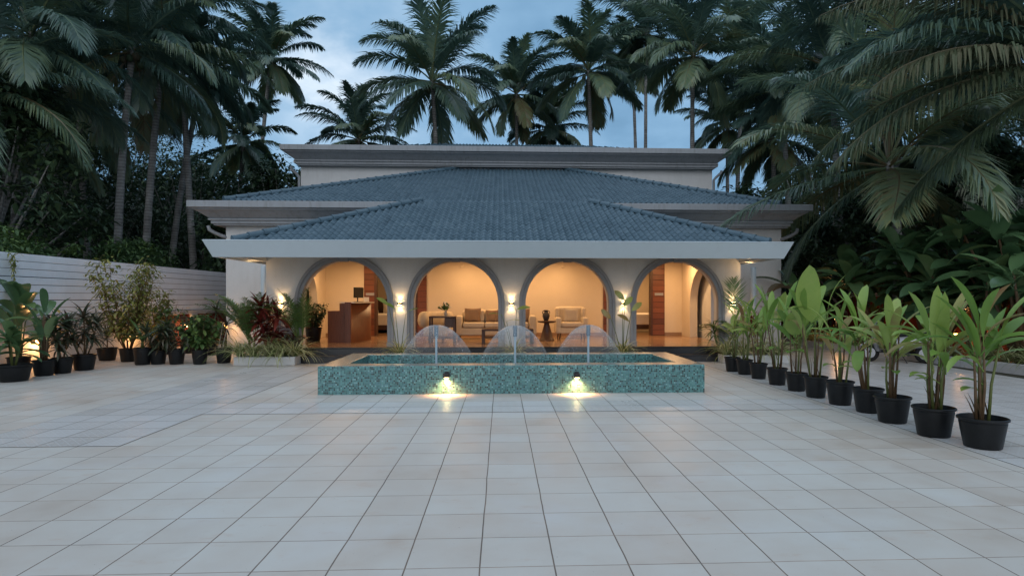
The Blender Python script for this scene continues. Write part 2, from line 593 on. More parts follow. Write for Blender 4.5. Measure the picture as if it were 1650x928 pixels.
# clouds live on a plane overhead, so they flatten towards the horizon
zc = g.math('MAXIMUM', sp.outputs['Z'], .02)
dv = g.new('ShaderNodeCombineXYZ')
den = g.math('ADD', zc, .30)
g.l.new(g.math('DIVIDE', sp.outputs['X'], den), dv.inputs[0])
g.l.new(g.math('DIVIDE', sp.outputs['Y'], den), dv.inputs[1])
dv.inputs[2].default_value = 18.3
n1 = g.noise(dv.outputs[0], 1.25, 6, .52)
n2 = g.noise(g.vmath('ADD', dv.outputs[0], (4.2, 1.3, 0)), 3.4, 5, .55)
cl = g.math('ADD', g.math('MULTIPLY', n1, .72), g.math('MULTIPLY', n2, .28))
SKYK = 10.0
cloud = g.ramp(cl, [(.36, (.115 * SKYK, .240 * SKYK, .385 * SKYK)), (.45, (.175 * SKYK, .335 * SKYK, .520 * SKYK)), (.53, (.235 * SKYK, .415 * SKYK, .615 * SKYK)), (.63, (.40 * SKYK, .57 * SKYK, .75 * SKYK))])
# one thin place in the overcast where the light comes through
hole = W(548, 112, 100) - Vector((0, 0, EYE)); hole.normalize()
dd = g.vmath('DOT_PRODUCT', g.vmath('NORMALIZE', dirv), tuple(hole))
mr = g.new('ShaderNodeMapRange', interpolation_type='SMOOTHSTEP')
g.l.new(g.math('ADD', dd, g.math('MULTIPLY_ADD', n2, .022, -.011)), mr.inputs[0])
mr.inputs[1].default_value = .9945; mr.inputs[2].default_value = 1.0025
cloud = g.mix(g.math('MULTIPLY', mr.outputs[0], .95), cloud, (.80 * SKYK, .90 * SKYK, 1.0 * SKYK, 1))
# the overcast is brighter overhead than low down
zen = g.new('ShaderNodeMapRange', interpolation_type='SMOOTHSTEP')
g.l.new(sp.outputs['Z'], zen.inputs[0]); zen.inputs[1].default_value = .52; zen.inputs[2].default_value = .95
cloud = g.mix(zen.outputs[0], cloud, (.66 * SKYK, .77 * SKYK, .92 * SKYK, 1))
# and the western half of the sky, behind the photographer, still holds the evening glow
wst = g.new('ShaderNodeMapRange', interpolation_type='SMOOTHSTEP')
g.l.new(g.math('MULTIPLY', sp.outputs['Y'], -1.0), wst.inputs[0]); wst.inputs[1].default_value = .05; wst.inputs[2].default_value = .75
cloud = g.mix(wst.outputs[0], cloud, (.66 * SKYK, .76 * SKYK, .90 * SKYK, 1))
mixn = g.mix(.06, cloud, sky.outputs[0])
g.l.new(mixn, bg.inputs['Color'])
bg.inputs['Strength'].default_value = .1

sd = bpy.data.lights.new("sun", 'SUN')
sd.energy = .72
sd.angle = R(70)
sd.color = (1.0, .93, .86)
so = bpy.data.objects.new("sun", sd); COL.objects.link(so)
az = R(SUN_AZ)
dvec = Vector((math.sin(az) * math.cos(R(SUN_EL)), math.cos(az) * math.cos(R(SUN_EL)), math.sin(R(SUN_EL))))
so.rotation_euler = dvec.to_track_quat('Z', 'Y').to_euler()
so.location = (0, -10, 30)

vs = sc.view_settings
vs.view_transform = 'Standard'; vs.look = 'None'; vs.gamma = 1; vs.exposure = 0.22
vs.use_curve_mapping = False
sc.cycles.use_denoising = True
sc.cycles.max_bounces = 8
sc.cycles.transparent_max_bounces = 24
sc.cycles.sample_clamp_indirect = 4.0
sc.cycles.caustics_reflective = False
sc.cycles.caustics_refractive = False
sc.cycles.use_light_tree = True


def lamp(name, kind, loc, power, col, size=.05, target=None, angle=None, blend=.5, parent=None):
    d = bpy.data.lights.new(name, kind)
    d.energy = power; d.color = col
    if kind == 'AREA':
        d.shape = 'DISK'; d.size = size
    else:
        d.shadow_soft_size = size
    if kind == 'SPOT':
        d.spot_size = R(angle or 90); d.spot_blend = blend
    o = bpy.data.objects.new(name, d); COL.objects.link(o)
    if parent is not None: o.parent = parent
    o.location = loc
    if target is not None:
        o.rotation_euler = (Vector(target)).to_track_quat('-Z', 'Y').to_euler()
    return o


WARM = (1.0, .60, .27)
AMBER = (1.0, .47, .16)

# ------------------------------------------------------------------ ground
m_ = MB(); m_.quad((-300, -60, 0), (300, -60, 0), (300, 500, 0), (-300, 500, 0))
tag(m_.build('ground', GROUND), 'bare soil of the palm grove', None, None, 'structure')
m_ = MB(); m_.quad((-11.0, -8, .004), (5.07, -8, .004), (5.07, 22, .004), (-11.0, 22, .004))
tag(m_.build('courtyard_paving', PAVING), 'large beige square tiles with dark joints', None, None, 'structure')
m_ = MB()
X0 = -.13 + PITCH * -12; X1 = -.13 + PITCH * -8.5
ya = 3.70 + PITCH * 7; yb = 3.70 + PITCH * 24
z = .008
xa = -.13 + PITCH * -13; xb = -.13 + PITCH * -9
m_.quad((xa, ya, z), (xb, ya, z), (xb, yb, z), (xa, yb, z))
fy0 = 3.70 + PITCH * 11; fy1 = 3.70 + PITCH * 13
m_.quad((xb, fy0, z), (-.13 + PITCH * 11, fy0, z), (-.13 + PITCH * 11, fy1, z), (xb, fy1, z))
tag(m_.build('figured_paving_band', PATTERN), 'band of pale figured tiles round the fountain', None, None, 'structure')
m_ = MB(); m_.quad((5.072, -8, .008), (10.7, -8, .008), (10.7, 22, .008), (5.072, 22, .008))
tag(m_.build('driveway_paving', PATTERN), 'pale figured tiles of the drive beyond the potted plants', None, None, 'structure')

# ------------------------------------------------------------------ mosaic pool
PX0, PX1, PY0, PY1, PZ = -3.13, 3.57, 10.43, 12.87, .49
RIM = .40
pool = empty('fountain_pool', ((PX0 + PX1) / 2, (PY0 + PY1) / 2, .004), 'low rectangular fountain basin clad in teal glass mosaic', 'fountain pool')
hx, hy = (PX1 - PX0) / 2, (PY1 - PY0) / 2


def pool_ring():
    m = MB()
    ox, oy, ix, iy = hx, hy, hx - RIM, hy - RIM
    b = .012
    def ring(x, y, z): return [(-x, -y, z), (x, -y, z), (x, y, z), (-x, y, z)]
    rings = [ring(ox, oy, 0), ring(ox, oy, PZ - b), ring(ox - b, oy - b, PZ), ring(ix + b, iy + b, PZ), ring(ix, iy, PZ - b), ring(ix, iy, .06)]
    vs = [p for r in rings for p in r]
    F = []
    for i in range(len(rings) - 1):
        for k in range(4):
            k2 = (k + 1) % 4
            F.append((i * 4 + k, i * 4 + k2, i * 4 + 4 + k2, i * 4 + 4 + k))
    e = (len(rings) - 1) * 4
    F.append((e, e + 1, e + 2, e + 3))
    m.add(vs, F)
    return m


pool_ring().build('basin', MOSAIC, pool)
wm, g, b = material('pool_water')
b.inputs['Base Color'].default_value = (.02, .10, .11, 1)
b.inputs['Roughness'].default_value = .06
b.inputs['Specular IOR Level'].default_value = .6
co = g.new('ShaderNodeTexCoord').outputs['Object']
g.l.new(g.bump(g.noise(co, 9, 4, .6), .5, .03), b.inputs['Normal'])
m_ = MB(); q = hx - RIM - .003; r = hy - RIM - .003
m_.quad((-q, -r, .22), (q, -r, .22), (q, r, .22), (-q, r, .22))
m_.build('water', wm, pool)

# two bulkhead lamps on the pool front, shining down
for px, lab in ((720, 'small black downlight on the pool front under the first fountain jet from the reception desk'), (929, 'small black downlight on the pool front below the armchair bay')):
    p = W(px, 606, PY0)
    L = empty('pool_wall_lamp', (p.x, PY0, p.z), lab, 'wall lamp', 'downlights on the pool front')
    m_ = MB()
    m_.box(-.05, .05, -.085, -.002, -.02, .06, bev=.008)
    m_.box(-.035, .035, -.06, -.002, .06, .085, bev=.006)
    m_.build('housing', IRON, L)
    m_ = MB(); m_.box(-.036, .036, -.075, -.012, -.026, -.0215)
    m_.build('lens', BULBS, L)
    lamp('lamp_light', 'SPOT', (0, -.075, -.045), 62, (1.0, .43, .16), .03, (0, .10, -1), 150, 1.0, L)

# ------------------------------------------------------------------ fountain jets
def water_film(name, lo, hi):
    m, g, b = material(name)
    at = g.new('ShaderNodeTexCoord').outputs['Object']
    sp = g.new('ShaderNodeSeparateXYZ'); g.l.new(at, sp.inputs[0])
    ang = g.math('ARCTAN2', sp.outputs['Y'], sp.outputs['X'])
    cb = g.new('ShaderNodeCombineXYZ')
    g.l.new(g.math('MULTIPLY', g.math('SINE', ang), 26.0), cb.inputs[0])
    g.l.new(g.math('MULTIPLY', g.math('COSINE', ang), 26.0), cb.inputs[1])
    g.l.new(g.math('MULTIPLY', sp.outputs['Z'], 1.2), cb.inputs[2])
    st = g.noise(cb.outputs[0], 1.6, 4, .6)
    lw = g.new('ShaderNodeLayerWeight'); lw.inputs['Blend'].default_value = .32
    fac = g.math('MULTIPLY_ADD', g.math('POWER', lw.outputs['Facing'], 1.5), hi - lo, lo)
    fac = g.math('MULTIPLY', fac, g.math('MULTIPLY_ADD', st, 2.6, -.45), clamp=True)
    # the film tears into droplets as it falls
    fall = g.new('ShaderNodeMapRange'); g.l.new(sp.outputs['Z'], fall.inputs[0])
    fall.inputs[1].default_value = .18; fall.inputs[2].default_value = .80
    fall.inputs[3].default_value = .04; fall.inputs[4].default_value = 1.0
    fac = g.math('MULTIPLY', fac, fall.outputs[0])
    tr = g.new('ShaderNodeBsdfTransparent')
    mx = g.new('ShaderNodeMixShader')
    b.inputs['Base Color'].default_value = (.88, .90, .92, 1)
    b.inputs['Roughness'].default_value = .22
    b.inputs['Specular IOR Level'].default_value = .7
    tl = g.new('ShaderNodeBsdfTranslucent'); tl.inputs['Color'].default_value = (.8, .82, .84, 1)
    m2 = g.new('ShaderNodeMixShader'); m2.inputs[0].default_value = .55
    g.l.new(b.outputs[0], m2.inputs[1]); g.l.new(tl.outputs[0], m2.inputs[2])
    g.l.new(fac, mx.inputs[0]); g.l.new(tr.outputs[0], mx.inputs[1]); g.l.new(m2.outputs[0], mx.inputs[2])
    g.l.new(mx.outputs[0], m.node_tree.nodes['Material Output'].inputs['Surface'])
    return m


FILM = water_film('water_film', .16, .74)
DROP = plain('water_drop', (.85, .88, .9), .08, .8, .02, 10)
PIPE = plain('pale_blue_pipe', (.34, .46, .54), .3, .5, .08, 30)
NOZ = plain('steel_nozzle', (.16, .25, .33), .25, .6, .15, 40, 0, 40, .5)
yc = 11.65
for px, zt, rw, lab in ((703, 1.14, .80, 'fountain jet nearest the flower vase, its thin dome of water over the basin'),
                        (830, 1.13, .76, 'middle fountain jet in front of the brick pier lamp, its water dome tallest'.replace('brick ', '').replace(', its water dome tallest', ', between two other water domes')),
                        (948, 1.14, .74, 'fountain jet in front of the armchair, its thin dome of water over the basin')):
    p = W(px, 520, yc)
    J = empty('fountain_jet', (p.x, yc, .224), lab, 'fountain jet', 'fountain jets in the pool')
    z1 = zt - .224
    m_ = MB(); m_.tube([(0, 0, -.03), (0, 0, z1 - .22)], .021, 12); m_.lathe([(.0, z1 - .235), (.029, z1 - .235), (.029, z1 - .215), (.0, z1 - .215)], 12)
    smooth_by_angle(m_.build('pipe', PIPE, J))
    m_ = MB(); m_.lathe([(.0, z1 - .215), (.036, z1 - .215), (.040, z1 - .19), (.040, z1 - .03), (.046, z1 - .02), (.046, z1 - .004), (.0, z1 - .004)], 16)
    smooth_by_angle(m_.build('nozzle', NOZ, J))
    m_ = MB()
    rr = random.Random(int(px))
    ph = [rr.uniform(0, 6) for _ in range(4)]
    prof = []
    for i in range(19):
        t = i / 18
        prof.append((.035 + rw * t ** 1.02, z1 - z1 * (t ** 2.05) * .995))
    m_.lathe(prof, 64, wob=lambda a, z: .025 * math.sin(3 * a + ph[0]) + .015 * math.sin(7 * a + ph[1]))
    m_.build('water_dome', FILM, J, smooth=True)
    # the sheet breaks into drops on its way down
    m_ = MB()
    for i in range(170):
        a = rr.uniform(0, 2 * PI); t = rr.uniform(.28, 1.06)
        q_ = rr.gauss(0, .018)
        r_ = .035 + rw * t ** 1.02 + q_; z_ = z1 - z1 * t ** 2.05 + rr.gauss(0, .02)
        if z_ < .0: continue
        s_ = rr.uniform(.0018, .004)
        m_.ball((r_ * math.cos(a), r_ * math.sin(a), z_), s_, 5, 3, .5, 0, (1, 1, rr.uniform(1, 2.6)))
    tag(m_.build('falling_drops', DROP, J, smooth=True), kind='stuff')
# ------------------------------------------------------------------ villa
def weathered(mat, dark, amt):
    nt = mat.node_tree; g = NG(nt); b = nt.nodes['Principled BSDF']
    src = b.inputs['Base Color'].links[0].from_socket
    co = g.new('ShaderNodeTexCoord').outputs['Object']
    mp = g.new('ShaderNodeMapping'); g.l.new(co, mp.inputs[0]); mp.inputs['Scale'].default_value = (7, 7, .8)
    n = g.noise(mp.outputs[0], 1.0, 6, .7)
    n2 = g.noise(co, .35, 4, .6)
    k = g.math('MULTIPLY', g.math('SUBTRACT', n, .5, clamp=True), g.math('MULTIPLY', n2, amt * 6.0), clamp=True)
    g.l.new(g.mix(k, src, c4(dark)), b.inputs['Base Color'])


weathered(TRIM, (.13, .13, .12), .8)
weathered(FASCIA, (.34, .36, .36), .18)
weathered(PLASTER, (.34, .33, .30), .35)
weathered(SURROUND, (.16, .155, .15), .5)
villa = empty('villa', (0, 16.1, 0), 'white villa with blue-grey tiled hip roofs and a lit porch of four arches', 'house')
VO = Vector((0, 16.1, 0))


def vb(m, name, mats, parent=None, smooth=False):
    """build a part given in world metres under the villa"""
    off = VO
    m.v = [(p[0] - off.x, p[1] - off.y, p[2] - off.z) for p in m.v]
    return m.build(name, mats, parent or villa, smooth)


FZ = .374                     # porch floor level
YA = 16.1                     # face of the arch wall
XL, XR = -6.17, 6.5
CEIL = 2.93
YB = 20.6
TH = .30
ARCH_C = [-4.13, -1.20, 1.77, 4.757]
AR = 1.12
SPR = 1.53
NA = 40


def arch_wall(m, cs, x0, x1, zt, y0, y1, zb=FZ, r=AR, spr=SPR):
    """wall with semicircular openings: faces front and back plus the reveals"""
    def front(a, b, c, d):
        for y, rev in ((y0, False), (y1, True)):
            q = [(p[0], y, p[1]) for p in (a, b, c, d)]
            m.add(q[::-1] if rev else q, [(0, 1, 2, 3)])
    edges = [x0]
    for c in cs: edges += [c - r, c + r]
    edges.append(x1)
    for i in range(0, len(edges), 2):
        front((edges[i], zb), (edges[i + 1], zb), (edges[i + 1], spr), (edges[i], spr))
        front((edges[i], spr), (edges[i + 1], spr), (edges[i + 1], zt), (edges[i], zt))
    for c in cs:
        pts = [(c - r * math.cos(PI * k / NA), spr + r * math.sin(PI * k / NA)) for k in range(NA + 1)]
        for k in range(NA):
            a, b = pts[k], pts[k + 1]
            front(a, b, (b[0], zt), (a[0], zt))
            m.add([(a[0], y0, a[1]), (a[0], y1, a[1]), (b[0], y1, b[1]), (b[0], y0, b[1])], [(0, 1, 2, 3)])
        m.add([(c - r, y0, zb), (c - r, y1, zb), (c - r, y1, spr), (c - r, y0, spr)], [(0, 1, 2, 3)])
        m.add([(c + r, y0, zb), (c + r, y0, spr), (c + r, y1, spr), (c + r, y1, zb)], [(0, 1, 2, 3)])
    m.add([(x0, y0, zb), (x0, y0, zt), (x0, y1, zt), (x0, y1, zb)], [(0, 1, 2, 3)])
    m.add([(x1, y0, zb), (x1, y1, zb), (x1, y1, zt), (x1, y0, zt)], [(0, 1, 2, 3)])


m_ = MB()
arch_wall(m_, ARCH_C, XL, XR, CEIL, YA, YA + TH)
vb(m_, 'arcade_wall', PLASTER)


def sweep_arch(c, prof, zb, spr):
    """sweep a moulding profile [(radius, y)] up one jamb, over the arch and down the other"""
    m = MB()
    n = NA
    rows = []
    rows.append([(c - r, y, zb) for r, y in prof])
    for k in range(n + 1):
        a = PI * k / n
        rows.append([(c - r * math.cos(a), y, spr + r * math.sin(a)) for r, y in prof])
    rows.append([(c + r, y, zb) for r, y in prof])
    P = len(prof)
    vs = [p for row in rows for p in row]
    F = []
    for i in range(len(rows) - 1):
        for j in range(P - 1):
            F.append((i * P + j, i * P + j + 1, (i + 1) * P + j + 1, (i + 1) * P + j))
    m.add(vs, F)
    return m


for c in ARCH_C:
    prof = [(AR + .004, YA + .10), (AR + .004, YA - .035), (AR + .012, YA - .045), (AR + .085, YA - .045), (AR + .09, YA - .05), (AR + .093, YA - .072), (AR + .103, YA - .08), (AR + .165, YA - .08), (AR + .172, YA - .074), (AR + .172, YA - .004)]
    prof = [(r - .006, y) if i < 3 else (r, y) for i, (r, y) in enumerate(prof)]
    s_ = vb(sweep_arch(c, prof, FZ + .13, SPR), 'arch_surround', SURROUND)
    smooth_by_angle(s_, 30)
    # plinth blocks under the surround and a small keystone, all the same painted moulding
    for sx in (-1, 1):
        m_ = MB()
        xa_, xb_ = sorted((c + sx * (AR - .008), c + sx * (AR + .185)))
        m_.box(xa_, xb_, YA - .095, YA - .003, FZ, FZ + .128, bev=.006)
        o_ = m_.build('plinth_block', SURROUND, s_); o_.data.transform(Matrix.Translation(-VO))
    k_ = MB()
    k_.box(c - .11, c + .11, YA - .10, YA - .006, SPR + AR - .035, SPR + AR + .20, bev=.01)
    o_ = k_.build('keystone', SURROUND, s_); o_.data.transform(Matrix.Translation(-VO))

# end walls of the porch, each with an arched opening of its own
m_ = MB()
tmp = MB()
arch_wall(tmp, [18.55], YA + TH, YB + .2, CEIL, 0, .25, FZ, 1.15, 1.45)
for v in range(len(tmp.v)):
    p = tmp.v[v]
    tmp.v[v] = (XL + .25 - p[1], p[0], p[2])
m_.v = tmp.v; m_.f = tmp.f; m_.t = tmp.t; m_.m = tmp.m
vb(m_, 'porch_end_wall', PLASTER_IN)
tmp = MB()
arch_wall(tmp, [18.55], YA + TH, YB + .2, CEIL, 0, .25, FZ, 1.15, 1.45)
for v in range(len(tmp.v)):
    p = tmp.v[v]
    tmp.v[v] = (XR - .25 + p[1], p[0], p[2])
vb(tmp, 'porch_end_wall', PLASTER_IN)


# porch floor and steps ------------------------------------------------
def floor_mat():
    m, g, b = material('polished_brown_floor_tiles')
    co = g.new('ShaderNodeTexCoord').outputs['Object']
    x, y, fx, fy, tile, rnd = tile_nodes(g, co, .6, .1, .0, .006)
    n = g.noise(co, 3, 6, .65)
    f = g.math('ADD', g.math('MULTIPLY', n, .7), g.math('MULTIPLY', rnd, .3))
    col = g.ramp(f, [(.3, (.20, .115, .065)), (.5, (.28, .17, .10)), (.7, (.36, .235, .15))])
    col = g.mix(tile, (.09, .055, .035, 1), col)
    g.l.new(col, b.inputs['Base Color'])
    b.inputs['Roughness'].default_value = .18
    b.inputs['Specular IOR Level'].default_value = .5
    return m


FLOORM = floor_mat()
m_ = MB()
m_.box(XL + .003, XR - .003, 15.86, 26.5, FZ - .14, FZ - .0)
vb(m_, 'porch_floor', FLOORM)
m_ = MB()
m_.box(-5.5, 6.1, 15.835, 15.875, FZ - .035, FZ + .004, bev=.008)   # nosing
m_.box(-5.5, 6.1, 15.85, 15.90, .16, FZ - .036)
m_.box(-5.75, 6.3, 15.47, 15.88, .19 - .035, .19, bev=.008)
m_.box(-5.75, 6.3, 15.50, 15.86, .012, .154)
vb(m_, 'entrance_step', GRANITE)
# the low wall foot under the arcade
m_ = MB()
m_.box(XL, -5.52, YA - .02, YA + TH, .0, FZ)
m_.box(6.12, XR, YA - .02, YA + TH, .0, FZ)
vb(m_, 'wall_foot', PLASTER)

# porch back wall with its two doorways ----------------------------------
def X_at(px, Y): return W(px, 500, Y).x


DTOP = 2.62
dl0, dl1 = X_at(606, YB), X_at(670, YB)         # doorway in the reception bay
dr0, dr1 = X_at(984, YB), X_at(1049, YB)        # doorway in the bedroom bay
m_ = MB()
def wallpiece(a, b, z0, z1): m_.box(a, b, YB, YB + .18, z0, z1)
wallpiece(XL - .1, dl0, FZ, CEIL); wallpiece(dl1, dr0, FZ, CEIL); wallpiece(dr1, XR + .3, FZ, CEIL)
wallpiece(dl0, dl1, DTOP, CEIL); wallpiece(dr0, dr1, DTOP, CEIL)
vb(m_, 'porch_back_wall', PLASTER_IN)
for a, b in ((X_at(587, YB), dl0 - .055), (dl1 + .055, X_at(687.5, YB)), (X_at(972, YB), dr0 - .055), (dr1 + .055, X_at(1070.5, YB))):
    m_ = MB(); m_.box(a, b, YB - .035, YB - .003, FZ, CEIL - .004)
    vb(m_, 'plank_panel', PLANK)
for a, b in ((dl0, dl1), (dr0, dr1)):
    m_ = MB()
    m_.box(a - .05, a + .03, YB - .06, YB + .2, FZ, DTOP + .05, bev=.006)
    m_.box(b - .03, b + .05, YB - .06, YB + .2, FZ, DTOP + .05, bev=.006)
    m_.box(a + .031, b - .031, YB - .06, YB + .2, DTOP - .02, DTOP + .05, bev=.006)
    vb(m_, 'door_frame', WOOD)
# skirting
m_ = MB()
for a, b in ((XL + .26, X_at(587, YB) - .01), (X_at(687.5, YB) + .01, X_at(972, YB) - .01), (X_at(1070.5, YB) + .01, XR - .26)):
    m_.box(a, b, YB - .018, YB - .002, FZ + .001, FZ + .11, bev=.004)
vb(m_, 'skirting', plain('brown_skirting_tile', (.26, .17, .11), .35, .4, .1, 8))
# ceiling and the rooms behind the doors
m_ = MB(); m_.box(XL - .2, XR + .3, YA + .05, 26.6, CEIL + .004, CEIL + .15)
vb(m_, 'porch_ceiling', PLASTER_IN)
m_ = MB()
m_.box(-6.6, 7.0, 25.0, 25.2, FZ, CEIL)
m_.box(-6.8, -6.6, YB + .19, 25.0, FZ, CEIL)
m_.box(7.0, 7.2, YB + .19, 25.0, FZ, CEIL)
m_.box(-1.3, -1.15, YB + .19, 25.0, FZ, CEIL)
m_.box(1.2, 1.35, YB + .19, 25.0, FZ, CEIL)
vb(m_, 'bedroom_wall', PLASTER_IN)
# nameplates beside the doors
plate = plain('brushed_metal_plate', (.35, .34, .33), .35, .5, .1, 30, 0, 40, .6)
for px in (596.5, 1062):
    p = W(px, 474, YB - .05)
    m_ = MB(); m_.box(p.x - .15, p.x + .15, YB - .046, YB - .037, p.z - .045, p.z + .045, bev=.003)
    vb(m_, 'nameplate', plate)
    
# smoke detectors high on the lounge wall
for px, lab in ((744, 'small round detector on the wall above the flower vase'), (907, 'small round detector on the wall above the black vase')):
    p = W(px, 429, YB)
    d_ = empty('wall_detector', (p.x, YB - .002, min(p.z, 2.78)), lab, 'detector', 'detectors on the lounge wall')
    m_ = MB(); m_.lathe([(0, 0), (.07, 0), (.07, .02), (.05, .035), (0, .038)], 20)
    m_.v = [(p[0], -p[2], p[1]) for p in m_.v]
    smooth_by_angle(m_.build('detector_body', PLASTER_IN, d_))

# ------------------------------------------------------------------ eaves and cornices
def rim_profile(m, x0, x1, y0, y1, prof, tint=.5):
    """sweep a profile of (outset, z) round the front and both sides, mitred at the corners"""
    P = len(prof)
    rows = []
    for (X, Y, sx, sy) in ((x0, y1, -1, 0), (x0, y0, -1, -1), (x1, y0, 1, -1), (x1, y1, 1, 0)):
        rows.append([(X + sx * o, Y + sy * o, z) for o, z in prof])
    vs = [p for r in rows for p in r]
    F = []
    for i in range(3):
        for j in range(P - 1):
            F.append((i * P + j, (i + 1) * P + j, (i + 1) * P + j + 1, i * P + j + 1))
    m.add(vs, F, tint)


# porch fascia: boxed eave, leaning outwards towards its top
FX0, FX1, FY = -6.56, 6.70, 14.0
fz0, fz1 = 2.595, 2.965
m_ = MB()
rim_profile(m_, FX0, FX1, FY, 19.0, [(-.10, 2.62), (-.10, fz0), (0, fz0), (.155, fz1 - .012), (.165, fz1), (.15, fz1 + .014), (-.30, fz1 + .014)])
vb(m_, 'fascia', FASCIA)
m_ = MB()
for px in (700, 985, 1140, 470):
    p = W(px, 400, 14)
m_ = MB()
m_.box(XL + .02, XR - .02, FY + .1, YA + .06, 2.885, 2.92)                    # front soffit, set up inside the box
m_.box(FX0 + .1, XL - .003, FY + .1, 19.0, 2.622, 2.65)
m_.box(XR + .003, FX1 - .1, FY + .1, 19.0, 2.622, 2.65)
m_.box(XL - .002, XL + .018, FY + .125, YA - .003, 2.622, 2.884)
m_.box(XR - .018, XR + .002, FY + .125, YA - .003, 2.622, 2.884)
m_.box(XL + .02, XR - .02, FY + .096, FY + .12, 2.60, 2.884)
vb(m_, 'soffit', PLASTER)

CORN = [(-.8, .0), (-.12, .0), (-.12, .035), (-.06, .05), (-.06, .13), (.0, .145), (.0, .19), (-.03, .205), (.02, .24), (.10, .30), (.21, .375), (.30, .42), (.32, .435), (.32, .46), (.40, .475), (.42, .48), (.42, .655), (.41, .67), (.0, .67)]


def cornice(x0, x1, y0, y1, z, h):
    m = MB()
    k = h / .67
    rim_profile(m, x0, x1, y0, y1, [(o, z + zz * k) for o, zz in CORN])
    return m


# main block
MZ0, MZ1 = 3.88, 4.55
MX0, MX1, MYF = -8.86, 9.20, 18.6
vb(cornice(MX0, MX1, MYF, 26, MZ0, MZ1 - MZ0), 'cornice', TRIM)
m_ = MB()
m_.box(-8.5, XL - .42, 19.0, 19.25, 0, 3.199)
m_.box(XR + .42, 9.0, 19.0, 19.25, 0, 3.199)
m_.box(-8.5, 9.0, 19.0, 19.25, 3.2, 4.0)
m_.box(-8.5, -8.25, 19.251, 30, 0, 4.0)
m_.box(8.75, 9.0, 19.251, 30, 0, 4.0)
# the returns that join the porch ends to the main block
m_.box(XL - .419, XL - .17, 18.9, 20.8, 0, 3.195)
m_.box(XR + .17, XR + .419, 18.9, 20.8, 0, 3.195)
vb(m_, 'main_wall', PLASTER)
# downpipes with their swan necks
for X, sx in ((-8.62, -1), (9.12, 1)):
    m_ = MB()
    zt = MZ0
    m_.tube([(X + sx * .32, 18.8, zt), (X + sx * .30, 18.82, zt - .12), (X + sx * .16, 18.9, zt - .22), (X - sx * .02, 18.97, zt - .30), (X - sx * .2, 19.1, zt - .36)], .055, 10)
    vb(m_, 'downpipe', TRIM, smooth=True)
for px in (425, 1214):
    p = W(px, 500, 18.3)
    m_ = MB(); m_.tube([(p.x, 18.3, .02), (p.x, 18.3, 2.62)], .085, 14)
    vb(m_, 'downpipe', FASCIA, smooth=True)

# upper storey
UZ0, UZ1 = 7.08, 7.80
UX0, UX1, UY = -8.25, 8.95, 25.2
m_ = MB()
m_.box(UX0, UX1, UY, UY + .25, 3.0, 7.4)
m_.box(UX0, UX0 + .25, UY + .251, 34, 3.0, 7.4)
m_.box(UX1 - .25, UX1, UY + .251, 34, 3.0, 7.4)
vb(m_, 'upper_wall', PLASTER)
a = W(631, 260, UY).x; b_ = W(1020, 260, UY).x
m_ = MB(); m_.box(a, b_, UY - .03, UY - .002, 4.5, 6.93)
vb(m_, 'wall_panel', PLASTER)
vb(cornice(UX0 - .15, UX1 + .12, UY - .4, 34, UZ0, UZ1 - UZ0), 'cornice', TRIM)
for X, sx in ((UX0 - .09, -1), (UX1 + .09, 1)):
    m_ = MB()
    m_.tube([(X + sx * .32, UY + .0, UZ0 - .0), (X + sx * .30, UY + .02, UZ0 - .10), (X + sx * .1, UY + .05, UZ0 - .28), (X, UY + .06, UZ0 - .4), (X, UY + .06, 3.2)], .055, 10)
    vb(m_, 'downpipe', TRIM, smooth=True)


# ------------------------------------------------------------------ tiled roofs
def roof_mat():
    m, g, b = material('blue_grey_roof_tile')
    co = g.new('ShaderNodeTexCoord').outputs['Object']
    at = g.new('ShaderNodeAttribute', attribute_name='tint').outputs['Fac']
    n = g.noise(co, .9, 6, .65); n2 = g.noise(co, 14, 4, .6)
    f = g.math('ADD', g.math('MULTIPLY', at, .35), g.math('ADD', g.math('MULTIPLY', n, .4), g.math('MULTIPLY', n2, .25)))
    # dark algae washed down the slope, following no tile
    mp = g.new('ShaderNodeMapping'); g.l.new(co, mp.inputs[0]); mp.inputs['Scale'].default_value = (2.2, .35, .35)
    f = g.math('SUBTRACT', f, g.math('MULTIPLY', g.math('SUBTRACT', g.noise(mp.outputs[0], 1.3, 6, .7), .5, clamp=True), .8))
    g.l.new(g.ramp(f, [(.22, (.030, .062, .085)), (.42, (.048, .092, .124)), (.58, (.064, .112, .146)), (.8, (.10, .152, .18))]), b.inputs['Base Color'])
    b.inputs['Roughness'].default_value = .5
    b.inputs['Specular IOR Level'].default_value = .45
    return m


ROOF = roof_mat()


